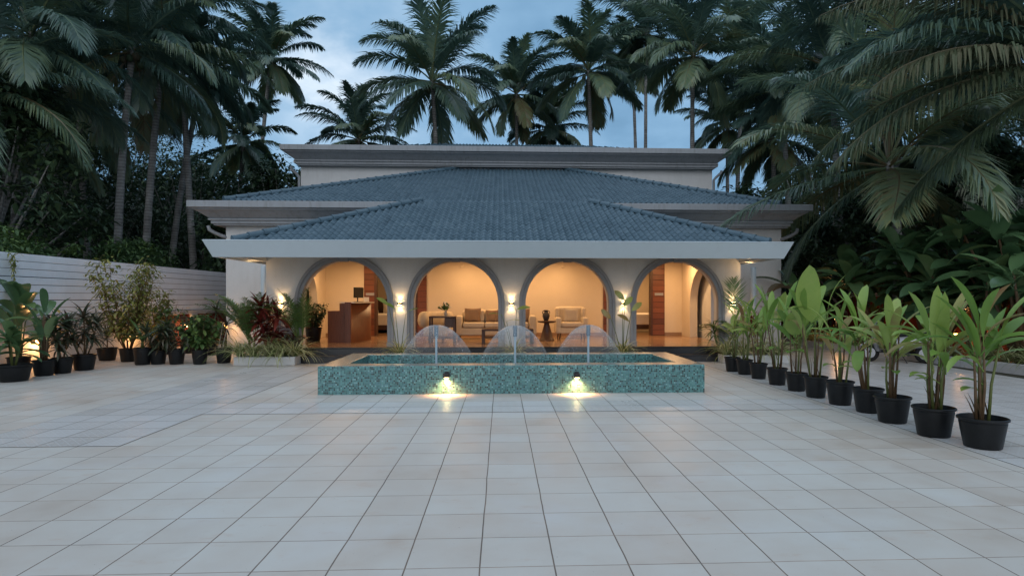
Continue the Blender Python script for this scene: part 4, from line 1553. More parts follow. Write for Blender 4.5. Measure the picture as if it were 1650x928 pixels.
for gi, (px, py, rim, wpx, top, nst, lab) in enumerate(GIN):
    nst = (8, 10, 8, 6, 5, 6, 5, 6, 6, 5, 5)[gi]
    p, r, h = pot_at(px, py, rim, wpx)
    rng = random.Random(300 + gi * 7)
    o = empty('potted_ginger', p, lab, 'potted plant', 'row of potted gingers')
    make_pot(o, r, h)
    ztop = W(px, top, p.y).z - p.z
    Hh = ztop - h
    ms = MB(); ML = []
    for s in range(nst):
        a = rng.uniform(0, 2 * PI); rr = r * .42 * math.sqrt(rng.random())
        b0 = Vector((rr * math.cos(a), rr * math.sin(a), h - .07))
        lean = rng.uniform(.02, .10)
        la = a + rng.uniform(-.6, .6)
        sh = Hh * rng.uniform(.40, .66) * (1.0 if s > 1 else 1.12)
        tip = b0 + Vector((math.cos(la) * lean * sh * 1.6, math.sin(la) * lean * sh * 1.6, sh))
        mid = b0.lerp(tip, .5) + Vector((rng.uniform(-.02, .02), rng.uniform(-.02, .02), 0))
        rad = .010 + r * .020
        brown = rng.random() < .62
        ms.tube([b0, mid, tip], [rad * 1.25, rad, rad * .7], 7, rng.uniform(.2, .8), 0 if brown else 1)
        # dry sheaths at the foot
        if rng.random() < .5:
            leaf(ms, b0, (rng.uniform(-.2, .2), rng.uniform(-.2, .2), 1), (1, 0, 0), .22 * Hh + .05, .035, .25, .5, 3, .3, 'sword')
        nl = 2 if s > 1 else 3
        for k in range(nl):
            az_ = la + rng.uniform(-1.2, 1.2) + k * 2.3
            el = R(rng.uniform(64, 87)) if k == 0 else R(rng.uniform(42, 76))
            if s == 0 and k == 0: el = R(85)
            Lf = min(.68, Hh * rng.uniform(.44, .62))
            start = tip - Vector((0, 0, sh * .16 * k))
            tn = rng.uniform(.4, .9) if gi % 3 else rng.uniform(.15, .7)
            if rng.random() < .12: tn = rng.uniform(.86, .98)
            ml = MB()
            droop = rng.uniform(.25, .95) if k == 0 else rng.uniform(.6, 1.7)
            leaf(ml, start, sph(az_, el), UP, Lf, Lf * rng.uniform(.135, .21), droop, .30, 8, tn, 'paddle', stalk=Lf * .16, twist=rng.uniform(-.8, .8))
            ML.append(ml)
        if s % 4 == 1:   # a small low leaf
            ml = MB(); az_ = rng.uniform(0, 6)
            leaf(ml, mid, sph(az_, R(30)), UP, Hh * .2, Hh * .08, .9, .3, 5, rng.uniform(.3, .7), 'paddle', stalk=.05); ML.append(ml)
    if gi == 5:
        ml = MB(); t0 = Vector((0, 0, h + Hh * .5)); ms.tube([(0, 0, h - .07), (-.02, 0, h + Hh * .3), t0], [.014, .012, .009], 7, .4, 1)
        leaf(ml, t0, (-.35, -.1, 1), (0, 1, 0), Hh * .60, Hh * .30, .45, .12, 9, .72, 'oval', stalk=.05, twist=.2); ML.append(ml)
    if gi == 6:
        for q in range(3):
            ml = MB(); t0 = Vector((rng.uniform(-.1, .1), rng.uniform(-.05, .05), h + Hh * .5))
            leaf(ml, t0, (-.3 + .3 * q, -.15, 1), (0, 1, 0), Hh * .36, Hh * .20, .4, .12, 7, .68, 'oval', stalk=.05); ML.append(ml)
    if gi in (2, 3, 1):
        ml = MB(); t0 = Vector((.06 if gi != 3 else -.16, -r * .55, h + Hh * .42))
        leaf(ml, t0, (.35 if gi != 3 else -.45, -.5, .25), UP, .46, .15, 2.0, .25, 8, .86 if gi == 2 else .5, 'paddle', stalk=.05); ML.append(ml)
    st_ = ms.build('stem', [STEM, STEMG], o, True)
    for ml in ML:
        ml.build('leaf', BROAD, o, True)


# ---- other shrubs and potted plants ------------------------------------------
def cane_plant(o, z0, H, ncane, nleaf, L, wd, mat, rng, tint=(.2, .8), spread=.15, droop=.9, stem_mat=STEM, crown_only=True, e1=R(-15), pale=False):
    ms, ml = MB(), MB()
    for c in range(ncane):
        a = rng.uniform(0, 6.28); b0 = Vector((spread * .4 * math.cos(a), spread * .4 * math.sin(a), z0))
        hh = H * rng.uniform(.5, 1.0) if c else H
        tip = b0 + Vector((spread * math.cos(a) * 1.2, spread * math.sin(a) * 1.2, hh))
        mid = b0.lerp(tip, .5) + Vector((rng.uniform(-.03, .03), rng.uniform(-.03, .03), 0))
        ms.tube([b0, mid, tip], [.018, .014, .011], 7, rng.random())
        rosette(ml, tip, nleaf, L, wd, rng, R(80), e1, droop, 'sword', tint)
        if not crown_only:
            k = max(3, int(nleaf * .7))
            rosette(ml, b0.lerp(tip, .62), k, L * .9, wd, rng, R(45), R(-20), droop, 'sword', tint)
    ms.build('stem', stem_mat, o, True)
    ml.build('foliage', mat, o, True)


def leafy_shrub(o, z0, H, Rr, nst, nleaf, L, mat, rng, shape='heart', tint=(.1, .95), stem_mat=STEM, flare=1.0, base_r=.06):
    ms, ml = MB(), MB()
    for s in range(nst):
        a = 2 * PI * s / nst + rng.uniform(-.4, .4)
        hh = H * rng.uniform(.72, 1.0)
        pts = [Vector((base_r * math.cos(a), base_r * math.sin(a), z0))]
        rr = Rr * rng.uniform(.35, .95)
        for k in range(1, 6):
            t = k / 5
            pts.append(Vector((math.cos(a) * (base_r + rr * t ** flare) + rng.uniform(-.04, .04), math.sin(a) * (base_r + rr * t ** flare) + rng.uniform(-.04, .04), z0 + hh * t)))
        ms.tube(pts, [.014, .012, .010, .008, .006, .003], 6, rng.random())
        for j in range(nleaf):
            t = rng.uniform(.16, 1.0)
            k = min(4, int(t * 5)); q = pts[k].lerp(pts[k + 1], t * 5 - k)
            aa = rng.uniform(0, 6.28); tw = sph(aa, rng.uniform(-.2, .9))
            q2 = q + tw * rng.uniform(.03, .16) * (H / 1.5)
            if j % 3 == 0: ms.tube([q, q2], [.004, .002], 4, .5, 0, False)
            leaf(ml, q2, sph(aa + rng.uniform(-.8, .8), rng.uniform(-.7, .6)), UP, L * rng.uniform(.6, 1.15), L * .58 * rng.uniform(.7, 1.1), .6, .2, 3, rng.uniform(*tint), shape)
    ms.build('stem', stem_mat, o, True)
    ml.build('foliage', mat, o, True)


def spider_plant(m, c, n, L, rng, wd=.032):
    a = rng.uniform(0, 6)
    for i in range(n):
        a += 2.399 + rng.uniform(-.4, .4)
        e = R(rng.uniform(46, 88))
        l = L * rng.uniform(.6, 1.1)
        g_ = rng.uniform(.0, .40); ed = rng.uniform(.55, .95)
        leaf(m, Vector(c) + Vector((rng.uniform(-.03, .03), rng.uniform(-.03, .03), 0)), sph(a, e), UP, l, wd * rng.uniform(.8, 1.2), rng.uniform(1.1, 2.3), .35, 7, g_, 'sword', edge=ed)


def potted(name, px, py, rim, wpx, lab, group='potted plants along the white fence'):
    p, r, h = pot_at(px, py, rim, wpx)
    o = empty(name, p, lab, 'potted plant', group)
    make_pot(o, r, h)
    return o, p, r, h


def frond_sprays(ml, c, n, L, rng, e0, e1, nl=22, leaf_len=.28, wd=.022, az=None, tint=(.2, .8), droop=1.0):
    """feather-leaf fronds of a small palm"""
    for i in range(n):
        a = rng.uniform(0, 6.28) if az is None else az[i % len(az)] + rng.uniform(-.15, .15)
        e = R(rng.uniform(e0, e1))
        frond(ml, Vector(c), a, e, L * rng.uniform(.85, 1.1), droop * rng.uniform(.8, 1.2), nl, leaf_len, wd, rng, tint, .25)


def frond(m, base, az, elev, L, droop, nl, leaf_len, leaf_w, rng, tint=(.2, .8), hang=.45, start=.16, rach=.02, side_bend=0.0, vee=.25, two=True, ragged=0.0):
    """one palm frond: an arching midrib with two ranks of narrow hanging leaflets"""
    n = 12
    pts = []; p = Vector(base); e = elev; a = az
    tn = rng.uniform(*tint)
    for i in range(n + 1):
        pts.append(p.copy())
        t = (i + .5) / n
        p = p + sph(a, e) * (L / n)
        e -= droop / n * (.45 + 1.1 * t)
        a += side_bend / n
    m.tube(pts, [rach * (1 - .85 * i / n) for i in range(n + 1)], 4, min(1, tn + .25), 0, False, )
    for k in range(nl):
        t = start + (1 - start) * (k + .5) / nl
        x = t * n; i = min(n - 1, int(x)); f = x - i
        q = pts[i].lerp(pts[i + 1], f)
        T = (pts[i + 1] - pts[i]).normalized()
        S = T.cross(UP)
        if S.length < 1e-3: S = Vector((math.sin(az), -math.cos(az), 0))
        S.normalize(); N = S.cross(T)
        prof = math.sin(PI * (.16 + .80 * ((t - start) / (1 - start)))) ** .7
        for sd_ in (-1, 1):
            if ragged and rng.random() < ragged: continue
            ll = leaf_len * prof * rng.uniform(.82, 1.12)
            fw = R(62 - 34 * t + rng.uniform(-7, 7))
            d = (T * math.cos(fw) + S * sd_ * math.sin(fw) + N * vee * rng.uniform(.3, 1.2)).normalized()
            hg = hang * rng.uniform(.6, 1.5)
            q1 = q + d * ll * .5 - UP * ll * hg * .14
            d2 = (d - UP * hg * 1.5).normalized()
            q2 = q1 + d2 * ll * .5
            wv = (T - d * T.dot(d)).normalized() * leaf_w * .5
            tt = min(1, max(0, tn + rng.uniform(-.14, .14)))
            b = len(m.v)
            for z_ in (q - wv * .7, q + wv * .7, q1 + wv, q1 - wv, q2): m.v.append((z_.x, z_.y, z_.z))
            m.f.append([b, b + 1, b + 2, b + 3]); m.f.append([b + 3, b + 2, b + 4])
            m.t += [tt, tt]; m.m += [0, 0]


# --- pots along the fence
RG = random.Random(41)
o, p, r, h = potted('potted_dracaena', 6, 617, 590, 52, 'black pot at the edge of the photo with broad dark strap leaves')
ml, ms = MB(), MB()
for k in range(4):
    a = k * 1.6; tip = Vector((.1 * math.cos(a), .1 * math.sin(a), h + .25 + .1 * k)); ms.tube([(.03 * math.cos(a), .03 * math.sin(a), h - .06), tip], [.02, .014], 7)
    rosette(ml, tip, 7, .62, .17, RG, R(78), R(10), .9, 'paddle', (.2, .8), nseg=7)
ms.build('stem', STEMG, o, True); ml.build('foliage', BIGLEAF, o, True)

o, p, r, h = potted('potted_banana', 20, 603, 577, 34, 'large broad-bladed plant beside the fence, its leaves arching over the pot nearest the edge')
ml, ms = MB(), MB()
for k in range(17):
    a = RG.uniform(0, 6.28); hh = RG.uniform(.45, 1.2); tip = Vector((.12 * math.cos(a), .12 * math.sin(a), h + hh)); ms.tube([(.03 * math.cos(a), .03 * math.sin(a), h - .06), tip], [.02, .012], 7)
    leaf(ml, tip, sph(a, R(RG.uniform(55, 80))), UP, RG.uniform(.75, 1.0), RG.uniform(.24, .32), RG.uniform(.7, 1.7), .25, 9, RG.uniform(.2, .9), 'paddle', .05, RG.uniform(-.4, .4))
ms.build('stem', STEMG, o, True); ml.build('foliage', BIGLEAF, o, True)

o, p, r, h = potted('potted_broadleaf', 61, 607, 582, 34, 'black pot with thick tall dark leaves, in front of a glowing wall lamp')
ml, ms = MB(), MB()
for k in range(20):
    a = RG.uniform(0, 6.28); hh = RG.uniform(.2, 1.0); tip = Vector((.09 * math.cos(a), .09 * math.sin(a), h + hh)); ms.tube([(.05 * math.cos(a), .05 * math.sin(a), h - .06), tip], [.014, .009], 6)
    leaf(ml, tip, sph(a, R(RG.uniform(35, 82))), UP, RG.uniform(.5, .75), RG.uniform(.13, .22), RG.uniform(.5, 1.5), .25, 8, RG.uniform(.2, .9), 'paddle', .06, RG.uniform(-.4, .4))
ms.build('stem', STEM, o, True); ml.build('foliage', BIGLEAF, o, True)

o, p, r, h = potted('potted_cordyline', 92, 603, 578, 31, 'black pot with a thin-caned dark plant, wedged between two other pots')
cane_plant(o, h - .06, .80, 4, 18, .46, .07, CORDY, RG, spread=.12, crown_only=False)
o, p, r, h = potted('potted_cordyline', 126, 598, 573, 36, 'black pot with a dark bronze cordyline, tallest one against the bare fence boards')
cane_plant(o, h - .06, .95, 5, 22, .50, .08, CORDY, RG, spread=.22, crown_only=False, tint=(.2, 1))
o, p, r, h = potted('potted_yucca', 165, 582, 562, 31, 'black pot with a spiky narrow-leaved dracaena, standing alone by the fence')
cane_plant(o, h - .06, .34, 1, 48, .66, .036, CORDY, RG, spread=.02, droop=.5, tint=(.3, .8))
o, p, r, h = potted('potted_shrub', 200, 584, 563, 27, 'tall shrub of small yellow-green leaves in a black pot, lit from below by a lamp')
leafy_shrub(o, h - .06, 2.35, .95, 14, 185, .14, LIME, RG, 'heart', (.0, 1), flare=.75)
o, p, r, h = potted('potted_coconut_seedling', 223, 589, 562, 29, 'straight tall black pot with a coconut seedling of two long arching blades')
ml, ms = MB(), MB()
ms.tube([(0, 0, h - .06), (0, 0, h + .3)], [.04, .02], 8)
for a, e, L, wdt in ((2.6, 66, 1.05, .085), (.25, 58, 1.25, .12), (.1, 50, 1.1, .09), (3.7, 50, .6, .12), (5.2, 40, .55, .11), (1.5, 60, .7, .10)):
    leaf(ml, (0, 0, h + .15), sph(a, R(e)), UP, L, wdt, .9, .35, 9, RG.uniform(.3, .8), 'sword')
ms.build('stem', STEMG, o, True); ml.build('foliage', GREENP, o, True)
o, p, r, h = potted('potted_cordyline', 249, 588, 566, 27, 'low dark cordyline in a black pot right beside the coconut seedling')
cane_plant(o, h - .06, .62, 4, 20, .44, .08, CORDY, RG, spread=.16, crown_only=False)
o, p, r, h = potted('potted_cordyline', 279, 588, 564, 27, 'dark drooping cordyline in a black pot between the low cordyline and the bushy croton')
cane_plant(o, h - .06, .74, 4, 17, .46, .08, CORDY, RG, spread=.22, crown_only=False, droop=1.4)
o, p, r, h = potted('potted_croton', 317, 588, 565, 26, 'bushy bright green croton in a black pot before the red wall')
leafy_shrub(o, h - .06, .98, .40, 12, 52, .17, GREENP, RG, 'oval', (.2, 1))
o, p, r, h = potted('potted_dracaena', 356, 586, 562, 27, 'black pot with a reddish dracaena and two pale canes, next to the white trough')
cane_plant(o, h - .06, 1.0, 2, 22, .46, .055, CORDY, RG, spread=.13, tint=(.5, 1), crown_only=True)
ms = MB(); ms.tube([(-.05, -.02, h - .06), (.14, 0, h + .72)], [.011, .010], 7); ms.tube([(-.13, -.03, h - .06), (-.02, 0, h + .66)], [.011, .010], 7)
ms.build('cane', plain('pale_cane', (.42, .38, .33), .7, .3, .2, 20), o, True)
# the ones behind
for px, py, rim, wpx, lab, kind in ((266, 572, 553, 27, 'dark leafy plant in a black pot behind the low cordyline', 0), (299, 570, 552, 27, 'dark leafy plant in a black pot behind the croton', 1), (334, 573, 556, 25, 'dark leafy plant in a black pot between the croton and the red wall', 2)):
    o, p, r, h = potted('potted_shrub', px, py, rim, wpx, lab)
    leafy_shrub(o, h - .06, (1.35, .6, .75)[kind], .36, 8, 34, .16, (GREENP, BIGLEAF, GREENP)[kind], RG, 'oval', (.0, .7))
o, p, r, h = potted('potted_shrub', 245, 570, 553, 26, 'tall slim green plant in a black pot behind the coconut seedling')
leafy_shrub(o, h - .06, 1.75, .42, 8, 60, .15, LIME, RG, 'oval', (.0, .6))


# --- troughs of spider plants with shrubs behind
def trough(name, x0, x1, y0, y1, h, lab, cat='planter', z=.006):
    o = empty(name, ((x0 + x1) / 2, (y0 + y1) / 2, z), lab, cat)
    a, b_ = (x1 - x0) / 2, (y1 - y0) / 2
    m = MB(); t = .05
    m.box(-a, a, -b_, -b_ + t, 0, h, bev=.012); m.box(-a, a, b_ - t, b_, 0, h, bev=.012)
    m.box(-a, -a + t, -b_ + t + .001, b_ - t - .001, 0, h, bev=.012); m.box(a - t, a, -b_ + t + .001, b_ - t - .001, 0, h, bev=.012)
    m.build('trough_wall', TROUGH, o)
    m = MB(); m.quad((-a + t, -b_ + t, h - .04), (a - t, -b_ + t, h - .04), (a - t, b_ - t, h - .04), (-a + t, b_ - t, h - .04))
    m.build('soil', SOIL, o)
    return o, a, b_


pa = G(376, 589.5); pb_ = G(478, 588)
T1, ta, tb = trough('planter_trough', pa.x, pb_.x, pa.y, pa.y + .55, .21, 'long low white trough edged with spider plants at the foot of the arcade')
tx, ty = T1.location.x, T1.location.y


def spider_thing(x, y, z, n, L, lab, group, seed):
    o = empty('spider_plant', (x, y, z), lab, 'spider plant', group)
    m = MB(); rng = random.Random(seed)
    spider_plant(m, (0, 0, 0), n, L, rng)
    m.build('foliage', SPIDER, o)
    return o


for i, x in enumerate((-.75, -.36, .05, .45, .78)):
    x = x * ta / .85
    spider_thing(tx + x, ty - .08 - .05 * (i % 2), .17, 90, 1.0, 'cream-striped spider plant in the long white trough, %s' % ('at its fence end', 'second from its fence end', 'in its middle', 'second from its arch end', 'at its arch end')[i], 'spider plants in the long trough', 70 + i)
# red cordyline, areca palm and dark shrubs behind the trough
p = W(447, 560, ty + .55)
o = empty('red_cordyline', (p.x, ty + .5, .01), 'tall deep red cordyline lit by the wall lamp behind the long trough', 'cordyline')
cane_plant(o, 0, 1.42, 5, 24, .56, .13, REDLEAF, random.Random(5), spread=.26, droop=.7, e1=R(-25), crown_only=False)
p = W(408, 560, ty + .6)
o = empty('areca_palm', (p.x, ty + .6, .01), 'areca palm with arching green fronds against the villa wall', 'palm')
ml, ms = MB(), MB(); rr = random.Random(12)
for k in range(5):
    a = rr.uniform(0, 6); ms.tube([(.06 * math.cos(a), .06 * math.sin(a), 0), (.12 * math.cos(a), .12 * math.sin(a), .5)], [.025, .016], 7)
    for j in range(3): frond(ml, (.12 * math.cos(a), .12 * math.sin(a), .5), a + rr.uniform(-1, 1), R(rr.uniform(55, 84)), rr.uniform(1.2, 1.65), rr.uniform(.7, 1.3), 28, .34, .024, rr, (.3, .8), .35, .22, .012)
for k in range(3): frond(ml, (0, 0, .5), 2.9 + .2 * k, R(68 - 6 * k), 1.75, .95, 30, .36, .026, rr, (.4, .8), .5, .22, .012)
ms.build('stem', STEMG, o, True); ml.build('foliage', GREENP, o)
p = W(490, 560, ty + .45)
o = empty('areca_palm', (p.x - .15, ty + .55, .01), 'slim areca palm beside the jamb of the reception arch', 'palm')
ml, ms = MB(), MB(); rr = random.Random(15)
for k in range(4):
    a = rr.uniform(0, 6); ms.tube([(.05 * math.cos(a), .05 * math.sin(a), 0), (.1 * math.cos(a), .1 * math.sin(a), .6)], [.022, .014], 7)
    for j in range(3): frond(ml, (.1 * math.cos(a), .1 * math.sin(a), .6), a + rr.uniform(-1, 1), R(rr.uniform(60, 86)), rr.uniform(1.1, 1.6), rr.uniform(.6, 1.2), 26, .30, .022, rr, (.2, .7), .35, .22, .012)
ms.build('stem', STEMG, o, True); ml.build('foliage', GREENP, o)
o = empty('bronze_shrub', (tx + .25, ty + .45, .01), 'low bronze-leaved shrub between the red cordyline and the spider plants', 'shrub')
leafy_shrub(o, 0, .8, .55, 10, 34, .16, CORDY, random.Random(3), 'oval', (.2, 1))

pa = G(1222, 589); pb_ = G(1262, 589)
T2, ta2, tb2 = trough('planter_trough', W(1160, 580, 15.3).x, W(1262, 580, 15.3).x, 14.95, 15.45, .21, 'white trough of spider plants behind the far end of the ginger row')
for i, x in enumerate((-.7, -.25, .2, .62)):
    spider_thing(T2.location.x + x * ta2 / .8, T2.location.y - .08, .17, 90, 1.0, 'spider plant in the trough behind the ginger row, %s' % ('at its arch end', 'second from its arch end', 'third from its arch end', 'at its driveway end')[i], 'spider plants behind the ginger row', 90 + i)
yy = 15.75
p = W(1185, 560, yy)
o = empty('fan_palm', (p.x, yy, .01), 'young palm with one upright fan of leaflets glowing in the sconce light', 'palm')
ml, ms = MB(), MB(); rr = random.Random(25)
ms.tube([(0, 0, 0), (0, .02, .6), (0, .03, 1.25)], [.03, .02, .012], 8)
frond(ml, (0, .03, .9), PI / 2, R(89), 1.25, .12, 26, .50, .024, rr, (.3, .7), .10, .28, .012, vee=.0)
for k in range(5): frond(ml, (0, 0, .55), 2.5 + .42 * k * (1 if k % 2 else -1), R(40 + 5 * k), 1.0, 1.1, 24, .34, .030, rr, (.1, .5), .3, .2, .012)
ms.build('stem', STEMG, o, True); ml.build('foliage', GREENP, o)
p = W(1222, 560, yy + .2)
o = empty('red_cordyline', (p.x, yy + .2, .01), 'red cordyline rising behind the potted gingers at the porch corner', 'cordyline')
cane_plant(o, 0, 1.35, 4, 18, .48, .07, REDLEAF, random.Random(6), spread=.25, droop=.6, e1=R(0))
p = W(1166, 560, yy)
o = empty('dark_dracaena', (p.x, yy - .1, .01), 'dark strap-leaved plant at the jamb of the bedroom arch', 'shrub')
cane_plant(o, 0, .85, 3, 14, .55, .05, GREENP, random.Random(9), spread=.18, droop=1.2, tint=(0, .4))

# --- small planters in front of the three piers
for i, (px, lab, lab2) in enumerate(((645, 'small pot of spider plant and tall stalks before the pier by the reception arch', 'two'), (829, 'small pot of spider plant and tall stalks before the middle pier', 'one'), (1003, 'small pot of spider plant and tall leafy stalks before the pier beside the bedroom arch', 'three'))):
    x = W(px, 560, 15.28).x
    o = empty('pier_planter', (x, 15.22, .006), lab, 'potted plant', 'planters before the piers')
    make_pot(o, .17, .24)
    rng = random.Random(600 + i)
    m = MB(); spider_plant(m, (0, 0, .19), 75, .85, rng, .030); m.build('spider_leaves', SPIDER, o)
    ms, ML = MB(), []
    stalks = (((-.28, -.02, 1.28, -1), (.14, .02, 1.05, 1), (-.12, 0, 1.18, -1)), ((-.32, 0, 1.02, -1), (.05, 0, 1.16, 1), (-.2, .02, .86, 1)), ((-.3, 0, .92, -1), (.0, .03, 1.25, 1), (.22, 0, 1.12, 1), (.16, -.03, .85, -1), (.05, 0, 1.4, -1)))[i]
    for (dx, dy, hh, sg) in stalks:
        tip = Vector((dx, dy, .2 + hh))
        ms.tube([(dx * .1, dy, .17), (dx * .55, dy, .2 + hh * .55), tip], [.011, .009, .006], 6, .5)
        ml = MB(); leaf(ml, tip, (sg * .75, -.2, .35 if i == 1 else .75), (0, -.4, 1) if i != 2 else (0, -1, .4), .34, .15 if i == 2 else .12, .7, .15, 7, rng.uniform(.4, .95), 'oval', .03, rng.uniform(-.5, .5)); ML.append(ml)
    ms.build('stalk', STEMG, o, True)
    for ml in ML: ml.build('leaf', BROAD, o, True)

# porch shrub
p = at_floor(501, 551.5)
o = empty('potted_shrub', (p.x, p.y + .25, FZ), 'round dark shrub in a black pot inside the porch by the end wall', 'potted plant')
make_pot(o, .24, .42)
leafy_shrub(o, .36, .78, .42, 14, 60, .11, DARKLEAF, random.Random(77), 'oval', (.2, 1))
# ------------------------------------------------------------------ boarded fence on the grove side
fence = empty('boarded_fence', (-11.0, 10, 0), 'long white fence of horizontal boards on a rough plaster base', 'fence')
fo = Vector((-11.0, 10, 0))


def fb(m, name, mat, smooth=False):
    m.v = [(p[0] - fo.x, p[1] - fo.y, p[2] - fo.z) for p in m.v]
    return m.build(name, mat, fence, smooth)


BOARDM = plain('white_fence_board', (.70, .745, .80), .55, .35, .09, 1.6, .1, 30)
m_ = MB()
rng = random.Random(2)
for i in range(8):
    z0 = 1.25 + i * .18
    for (ya0, ya1) in ((-3, 3.2), (3.21, 8.4), (8.41, 13.6), (13.61, 18.9), (18.91, 25.5)):
        dz = rng.uniform(-.004, .004); dx = rng.uniform(-.006, .006)
        m_.box(-11.06 + dx, -11.02 + dx, ya0, ya1, z0 + .007 + dz, z0 + .173 + dz, rng.uniform(.3, .7), bev=.004)
fb(m_, 'board_panel', BOARDM)
m_ = MB(); m_.box(-11.075, -11.07, -3, 25.5, 1.25, 2.69)
fb(m_, 'backing_sheet', plain('dark_backing', (.05, .055, .06), .9))
m_ = MB(); m_.box(-11.20, -11.0, -3, 19.6, 0, 1.235, bev=.01)
fb(m_, 'plaster_base', STONE)
m_ = MB(); m_.box(-11.2, -11.06, 19.62, 25.5, 0, 1.10)
fb(m_, 'red_base', REDWALL)
m_ = MB(); m_.box(-11.2, -11.0, 19.62, 25.5, 1.102, 1.235, bev=.01); m_.box(-11.15, -10.98, 21.9, 22.3, 0, 1.10, bev=.01)
fb(m_, 'concrete_band', KERB)

FL = ((57, 548, 'bulkhead lamp low on the fence, glowing behind the thick-leaved pot plant'), (212, 533, 'bulkhead lamp low on the fence, glowing behind the tall yellow-green shrub'), (300, 523, 'bulkhead lamp on the red base of the fence, glowing behind the croton'))
for px, py, lab in FL:
    a = (px - 850) / FPX
    d = 10.97 / -(a * math.cos(YAW) + math.sin(YAW))
    y = d * (math.cos(YAW) - a * math.sin(YAW)); z = EYE - (py - 481) / FPX * d
    xw = -10.999 if y < 19.6 else -11.059
    L = empty('bulkhead_lamp', (xw, y, z), lab, 'wall lamp', 'bulkhead lamps along the fence')
    m_ = MB(); m_.box(.002, .02, -.10, .10, -.09, .09, bev=.006)
    pr_ = [(.03 + .10 * math.cos(R(t)), .10 * math.sin(R(t)) + .0) for t in range(0, 91, 15)]
    m_.lathe([(.11, -.0), (.112, .02), (.10, .055), (.06, .085), (0, .095)], 18, (.10, 0, .01))
    m_.build('hood', IRON, L)
    m_ = MB(); m_.ball((.10, 0, -.02), .06, 12, 8); m_.build('globe', LOWBULB, L, True)
    lamp('lamp_light', 'POINT', (.20, 0, -.10), 22, AMBER, .06, parent=L)

# bollard lamps in the beds
BL = ((364, 526, 18.8, 'short lamp post glowing behind the reddish dracaena'), (1347, 512, 20.0, 'short lamp post glowing in the driveway bed behind the potted gingers'), (1540, 540, 16.4, 'short lamp post hidden in the driveway bed below the big dark leaves'))
for px, py, Y, lab in BL:
    p = W(px, py, Y)
    L = empty('bollard_lamp', (p.x, p.y, 0.0), lab, 'garden lamp', 'garden lamps')
    m_ = MB(); m_.lathe([(0, 0), (.05, 0), (.05, .02), (.03, .03), (.03, p.z - .06), (.0, p.z - .06)], 14); smooth_by_angle(m_.build('post', IRON, L))
    m_ = MB(); m_.lathe([(0, p.z - .058), (.045, p.z - .058), (.05, p.z - .01), (.045, p.z + .05), (0, p.z + .05)], 14); smooth_by_angle(m_.build('globe', LOWBULB, L))
    m_ = MB(); m_.lathe([(0, p.z + .051), (.10, p.z + .051), (.08, p.z + .075), (0, p.z + .095)], 16); smooth_by_angle(m_.build('cap', IRON, L))
    lamp('lamp_light', 'POINT', (0, -.12, p.z - .02), 15, AMBER, .06, parent=L)

# ------------------------------------------------------------------ driveway bed, kerb and boundary wall
ka, kb = G(1278, 556.5), G(1592, 597.5)
dk = (kb - ka); slope = dk.x / dk.y
def KX(y): return ka.x + (y - ka.y) * slope
kerb = empty('bed_kerb', (KX(14), 14, 0), 'low white kerb edging the planting bed beside the driveway', 'kerb')
m_ = MB()
y = 5.0
while y < 23.5:
    y1 = y + .9
    a = [(KX(y) - KX(14), y - 14), (KX(y1 - .01) - KX(14), y1 - .01 - 14)]
    vs = []
    for (x_, y_) in a:
        vs += [(x_, y_, 0.002), (x_, y_, .21), (x_ + .018, y_, .225), (x_ + .14, y_, .225), (x_ + .155, y_, .21), (x_ + .155, y_, .002)]
    F = [(k, k + 1, 6 + k + 1, 6 + k) for k in range(5)] + [(0, 1, 2, 3, 4, 5), (11, 10, 9, 8, 7, 6)]
    m_.add([(p[0], p[1], p[2]) for p in vs], [f[::-1] for f in F])
    y = y1
m_.build('kerb_stones', KERB, kerb)
m_ = MB(); m_.quad((10.72, 4, .012), (40, 4, .012), (40, 40, .012), (10.72, 40, .012))
bw = empty('boundary_wall', (13.4, 16, 0), 'red-painted boundary wall with a pale coping behind the driveway bed', 'wall')
m_ = MB(); m_.box(-.1, .1, -11, 16, 0, 1.72); m_.build('wall_body', REDWALL, bw)
m_ = MB(); m_.box(-.14, .14, -11, 16, 1.722, 1.86, bev=.01); m_.build('coping', KERB, bw)
bw2 = empty('boundary_wall', (11.5, 25.2, 0), 'short red-painted wall with a white coping closing off the driveway', 'wall')
m_ = MB(); m_.box(-2.4, 1.75, -.1, .1, 0, 1.72); m_.build('wall_body', REDWALL, bw2)
m_ = MB(); m_.box(-2.4, 1.75, -.14, .14, 1.722, 1.90, bev=.01); m_.build('coping', KERB, bw2)

rng = random.Random(55)
ys = [21.2, 20.3, 19.4, 18.5, 17.7, 16.9, 16.1, 15.4, 14.7, 14.0, 13.3, 12.6, 12.0, 11.3]
for i, y in enumerate(ys):
    lab = 'spider plant spilling over the white kerb of the driveway bed, %s' % ('farthest from the photographer' if i == 0 else 'one of a long continuous fringe')
    x = KX(y) + .42 + rng.uniform(-.08, .1)
    o = empty('spider_plant', (x, y, .0), 'spider plant in the unbroken fringe behind the white kerb of the driveway bed', 'spider plant', 'spider plants along the driveway kerb')
    m = MB(); spider_plant(m, (0, 0, .16), 80, .95, rng, .030); m.build('foliage', SPIDER, o)

